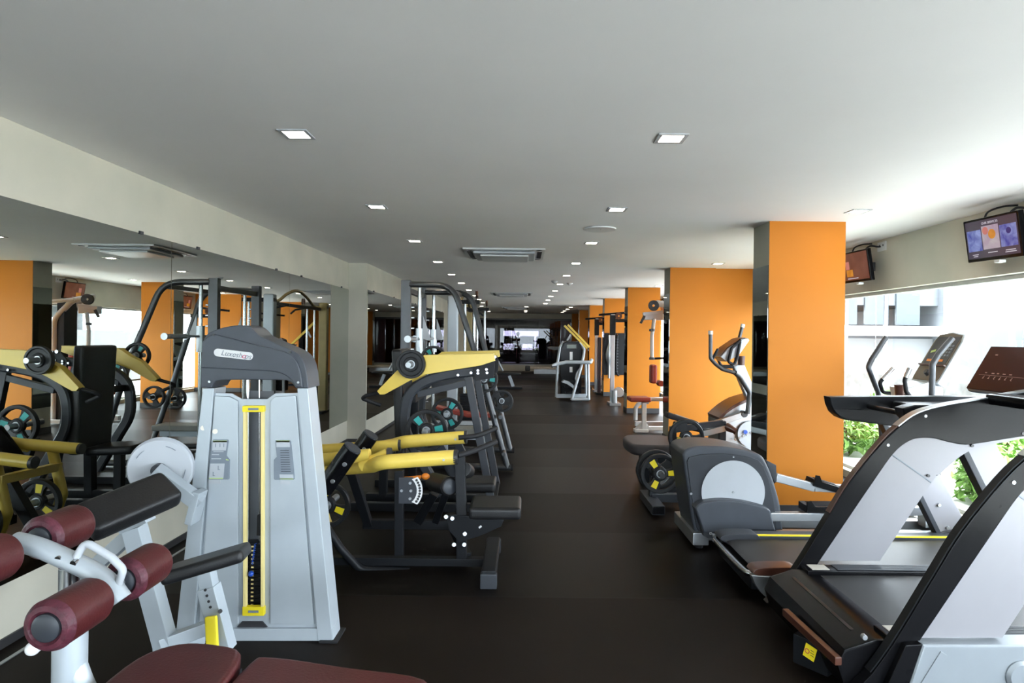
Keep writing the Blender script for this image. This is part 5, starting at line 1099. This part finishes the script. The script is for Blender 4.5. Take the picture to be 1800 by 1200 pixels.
# ---------------------------------------------------------------- benches at the far end
T = thing('incline_bench', 'black incline bench with silver legs at the far left of the aisle', 'exercise bench', (-.6, 18, 0))
d = 18.0
MB().span((P(868, 654, d).x - .3, d - .16, P(868, 654, d).z - .06), (P(916, 654, d).x, d + .16, P(868, 654, d).z), .03, 3).build('seat_pad', m_pad, T)
MB().bar(P(866, 652, d), P(840, 612, d), .3, .08, (0, 1, 0), .03).build('back_pad', m_pad, T)
MB().bar(P(895, 660, d), P(902, 679, d), .07, .09).bar(P(856, 660, d), P(848, 680, d), .07, .09).build('leg', m_silver, T)
MB().tube([P(868, 624, d - .2), P(874, 632, d - .2), P(884, 652, d - .2)], .03, .05).build('side_rail', m_silver, T)
MB().span((P(845, 680, d).x, d - .25, 0), (P(918, 680, d).x, d + .25, .06), .01).build('base', m_black, T)
T = thing('white_flat_bench', 'long cream bench with dark end against the dark glass back wall', 'exercise bench', (.9, 25.5, 0))
d = 25.5
MB().span((P(931, 650, d).x, d - .25, .18), (1.95, d + .25, P(940, 645, d).z), .05, 3).build('bench_top', mat('cream_vinyl', (.55, .48, .40), .45), T)
MB().span((P(923, 650, d).x, d - .27, .1), (P(932, 650, d).x, d + .27, P(940, 644, d).z + .03), .05, 3).build('end_block', m_skirt, T)
MB().span((.45, d - .2, 0), (1.85, d + .2, .19), .01).build('base', m_steel, T)

# ---------------------------------------------------------------- dark glazed back wall and the room behind it
bw = struct(MB().span((XL2, YB, 2.28), (XR, YB + .2, CEIL), 0).span((XL2, YB, 0), (XR, YB + .2, .30), 0).build('wall_back', m_conc), 'plaster lintel over dark glazing')
MB().span((XL2, YB - .02, .26), (XR, YB, .30), .003).build('ledge', m_lightgrey, bw)
wb = struct(MB().span((XL2, YB + .05, 2.2), (XR, YB + .1, 2.28), .002).build('window_8', m_skirt), 'dark glass partition')
pw = (XR - XL2) / 6
for k in range(6):
    if k in (4, 5): 
        MB().span((XL2 + k * pw + .004, YB + .06, .30), (XL2 + (k + 1) * pw - .004, YB + .08, 2.2), .001).build('plum_panel', mat('plum_gloss_panel', (.045, .030, .042), .12, coat=.3), wb)
    else:
        MB().span((XL2 + k * pw + .004, YB + .06, .30), (XL2 + (k + 1) * pw - .004, YB + .072, 2.2), 0).build('pane', m_dkglass, wb)
YE = YB + 7.2
m_bk = mat('dim_plum_wall', (.05, .038, .045), .7)
struct(MB().span((-3.2, YE, 0), (-1.1, YE + .1, CEIL), 0).span((.85, YE, 0), (XR + .3, YE + .1, CEIL), 0).span((-1.1, YE, 1.85), (.85, YE + .1, CEIL), 0).span((-1.1, YE, 0), (.85, YE + .1, .72), 0).build('wall_far', m_bk), 'dim wall behind the glass')
struct(MB().span((-3.3, YB, 0), (-3.2, YE, CEIL), 0).span((XR + .3, YB, 0), (XR + .4, YE, CEIL), 0).build('wall_far_side', m_bk), 'dim side wall behind the glass')
wn9 = struct(MB().span((-1.1, YE + .02, .72), (.85, YE + .06, .76), .002).span((-1.1, YE + .02, 1.81), (.85, YE + .06, 1.85), .002).span((-1.1, YE + .02, 1.20), (.85, YE + .06, 1.24), .002).build('window_9', m_skirt), 'window at the far end')
MB().span((-1.1, YE + .035, .76), (.85, YE + .042, 1.81), 0).build('pane', m_glass, wn9)
def far_treadmill(x, y, lab):
    T = thing('far_treadmill', lab, 'treadmill', (x, y, 0), 'treadmills behind the dark glass')
    MB().span((x - .35, y - .9, .06), (x + .35, y + .7, .18), .02).build('deck', m_black, T)
    for s in (-1, 1): MB().bar((x + s * .33, y + .55, .15), (x + s * .33, y + .5, 1.15), .07, .07).build('upright', m_black, T)
    MB().box((x, y + .5, 1.32), (.75, .08, .42), (-.4, 0, 0), .03).build('console', m_blackgloss, T)
    MB().tube([(x - .38, y + .5, 1.12), (x - .38, y - .1, 1.05)], .025).tube([(x + .38, y + .5, 1.12), (x + .38, y - .1, 1.05)], .025).build('handrail', m_black, T)
for x, l in ((-.72, 'left treadmill silhouetted behind the dark glass'), (.2, 'middle treadmill silhouetted behind the dark glass'), (1.05, 'right treadmill silhouetted behind the dark glass')): far_treadmill(x, YB + 4.6, l)
# a person standing behind the glass
def person(x, y):
    T = thing('person', 'person in pink clothes standing behind the dark glass', 'person', (x, y, 0))
    J = [((0, 0, .95), .13), ((0, 0, 1.12), .115), ((0, 0, 1.30), .14), ((0, .0, 1.42), .08), ((0, 0, 1.49), .052),
         ((-.17, 0, 1.39), .055), ((-.23, .02, 1.12), .043), ((-.2, -.1, .90), .033), ((-.18, -.16, .84), .03),
         ((.17, 0, 1.39), .055), ((.23, .02, 1.12), .043), ((.2, -.1, .90), .033), ((.18, -.16, .84), .03),
         ((-.09, 0, .84), .095), ((-.10, -.02, .48), .062), ((-.11, .02, .09), .042), ((-.11, -.12, .04), .035),
         ((.09, 0, .84), .095), ((.10, -.02, .48), .062), ((.11, .02, .09), .042), ((.11, -.12, .04), .035)]
    Ed = [(0, 1), (1, 2), (2, 3), (3, 4), (3, 5), (5, 6), (6, 7), (7, 8), (3, 9), (9, 10), (10, 11), (11, 12), (0, 13), (13, 14), (14, 15), (15, 16), (0, 17), (17, 18), (18, 19), (19, 20)]
    me = bpy.data.meshes.new('body'); me.from_pydata([j[0] for j in J], Ed, []); o = bpy.data.objects.new('body', me); COL.objects.link(o); o.parent = T
    sk = o.modifiers.new('skin', 'SKIN'); o.modifiers.new('smooth', 'SUBSURF').levels = 2; o.modifiers['smooth'].render_levels = 2; sk.use_smooth_shade = True
    for v_, j in zip(me.skin_vertices[0].data, J): v_.radius = (j[1], j[1] * .85)
    me.skin_vertices[0].data[0].use_root = True
    me.materials.append(mat('pink_cloth', (.42, .17, .19), .8))
    m_skin = mat('skin', (.35, .19, .13), .55)
    MB().sphere((x, y, 1.60), .1, (.82, .95, 1.2), 24).sphere((x, y - .1, 1.59), .018).build('head', m_skin, T)
    MB().sphere((x, y + .015, 1.635), .108, (.86, .95, 1.1), 24).build('hair', m_skirt, T)
    for s in (-1, 1):
        for k in range(4): MB().tube([(x + s * (.165 + .012 * k), y - .17, .83), (x + s * (.165 + .012 * k), y - .19, .78 - .01 * (k % 2)), (x + s * (.16 + .012 * k), y - .18, .75)], .008, .02, 8).build('finger', m_skin, T)
        MB().tube([(x + s * .155, y - .17, .84), (x + s * .14, y - .2, .80)], .009, 0, 8).build('thumb', m_skin, T)
person(-.28, YB + 6.1)
tag(MB().span((XL2 + .2, YB - 7.9, 0), (2, YB - 7.87, .004), 0).build('floor_strip', m_brown), 'thin brown joint strip across the floor near the back wall', 'floor strip')

# ---------------------------------------------------------------- outside the windows
m_ext = mat('pale_render', (.14, .145, .15), .8, var=.05, scale=.6)
m_ext2 = mat('blue_grey_facade', (.092, .102, .114), .6, var=.08, scale=.8)
m_stone = mat('rough_stone', (.10, .10, .10), .9, var=.25, scale=5, bump=.4, bscale=8)
m_pave = mat('pale_paving', (.62, .62, .61), .9)
struct(MB().span((XR + .3, -12, -.2), (40, 60, -.06), 0).span((-30, YB + 8, -.2), (XR + .3, 60, -.06), 0).span((-30, -30, -.2), (40, Y0 - .3, -.06), 0).build('ground', m_pave), 'pale paving outside')
bl = thing('neighbouring_building', 'blue grey and white building outside the window', 'building', (13, 20, 0))
MB().span((7.5, 16, 3.0 - .6), (12.6, 22, 2.9), 0).span((10.6, 15.8, 0), (12.8, 22, 2.9), 0).build('upper_storey', m_ext2, bl)
MB().span((7.5, 16.2, 0), (10.6, 22, 1.55), 0).build('lower_storey', m_ext, bl)
MB().span((7.3, 15.6, 1.62), (10.6, 16.4, 1.86), .01).build('white_band', m_whitelet, bl)
for x in (8.2, 9.2): MB().span((x, 15.9, -.05), (x + .05, 16.0, 2.9), 0).build('mullion', m_whitelet, bl)
for x in (7.9, 8.7, 9.5): MB().span((x, 15.94, 1.9), (x + .6, 16.01, 2.7), .01).build('facade_window', mat('far_window_glass', (.04, .05, .06), .2), bl)
w2 = tag(MB().span((13.2, 8, -.06), (13.5, 22, 2.0), .02).build('garden_wall', m_ext), 'pale garden wall outside the window', 'wall')
s2 = tag(MB().span((6.9, 2, -.06), (7.2, 15, .85), .02).build('stone_wall', m_stone), 'rough grey stone wall outside the window', 'wall')
def shrub(x, y, h, r, lab, n):
    T = thing('shrub', lab, 'shrub', (x, y, -.06), 'shrubs outside the window')
    bm = bmesh.new(); rnd = random.Random(int(x * 100 + y * 10))
    for i in range(n):
        th = rnd.uniform(0, 2 * PI); rr = r * math.sqrt(rnd.random()); z = h * rnd.uniform(.08, 1.0) * (1 - .4 * (rr / r) ** 2)
        c = V((x + rr * math.cos(th), y + rr * math.sin(th), z - .06)); s = rnd.uniform(.05, .09)
        M = Matrix.Translation(c) @ Euler((rnd.uniform(-1, 1), rnd.uniform(-1, 1), rnd.uniform(0, 6))).to_matrix().to_4x4()
        vs = [bm.verts.new(M @ V(p)) for p in ((-s, 0, 0), (0, -s * .4, .01), (s, 0, 0), (0, s * .4, .01))]; bm.faces.new(vs)
    me = bpy.data.meshes.new('foliage'); bmesh.ops.transform(bm, matrix=T.matrix_basis.inverted(), verts=bm.verts); bm.to_mesh(me); bm.free(); me.materials.append(mat('leaf_green', (.16, .30, .06), .6, var=.35, scale=12)); o = bpy.data.objects.new('foliage', me); COL.objects.link(o); o.parent = T
    st = MB()
    for k in range(4): st.tube([(x, y, -.06), (x + r * .3 * math.cos(k * 1.7), y + r * .3 * math.sin(k * 1.7), h * .6)], .012, 0, 6)
    st.build('stem', m_brown, T)
for i, (x, y, h, r) in enumerate(((4.5, 8.6, .62, .36), (4.75, 7.7, .70, .38), (5.2, 6.85, .7, .40), (5.5, 9.4, .9, .42), (6.2, 8.2, .85, .40), (4.6, 6.0, .55, .36), (6.15, 7.2, .75, .36))):
    shrub(x, y, h, r, ['leafy green shrub outside the glass just right of the first orange column', 'green shrub outside behind the treadmill handrail', 'green shrub seen through the arch of the nearest treadmill', 'taller green shrub farther outside', 'rounded green shrub close to the stone wall', 'low green shrub nearest the glass outside', 'green shrub in the middle of the planting outside'][i], 700)
for i, (x, y) in enumerate(((-.85, YB + 9.5), (.85, YB + 9.2))): shrub(x, y, 1.3, .7, ['left green shrub outside the far end window', 'right green shrub outside the far end window'][i], 500)
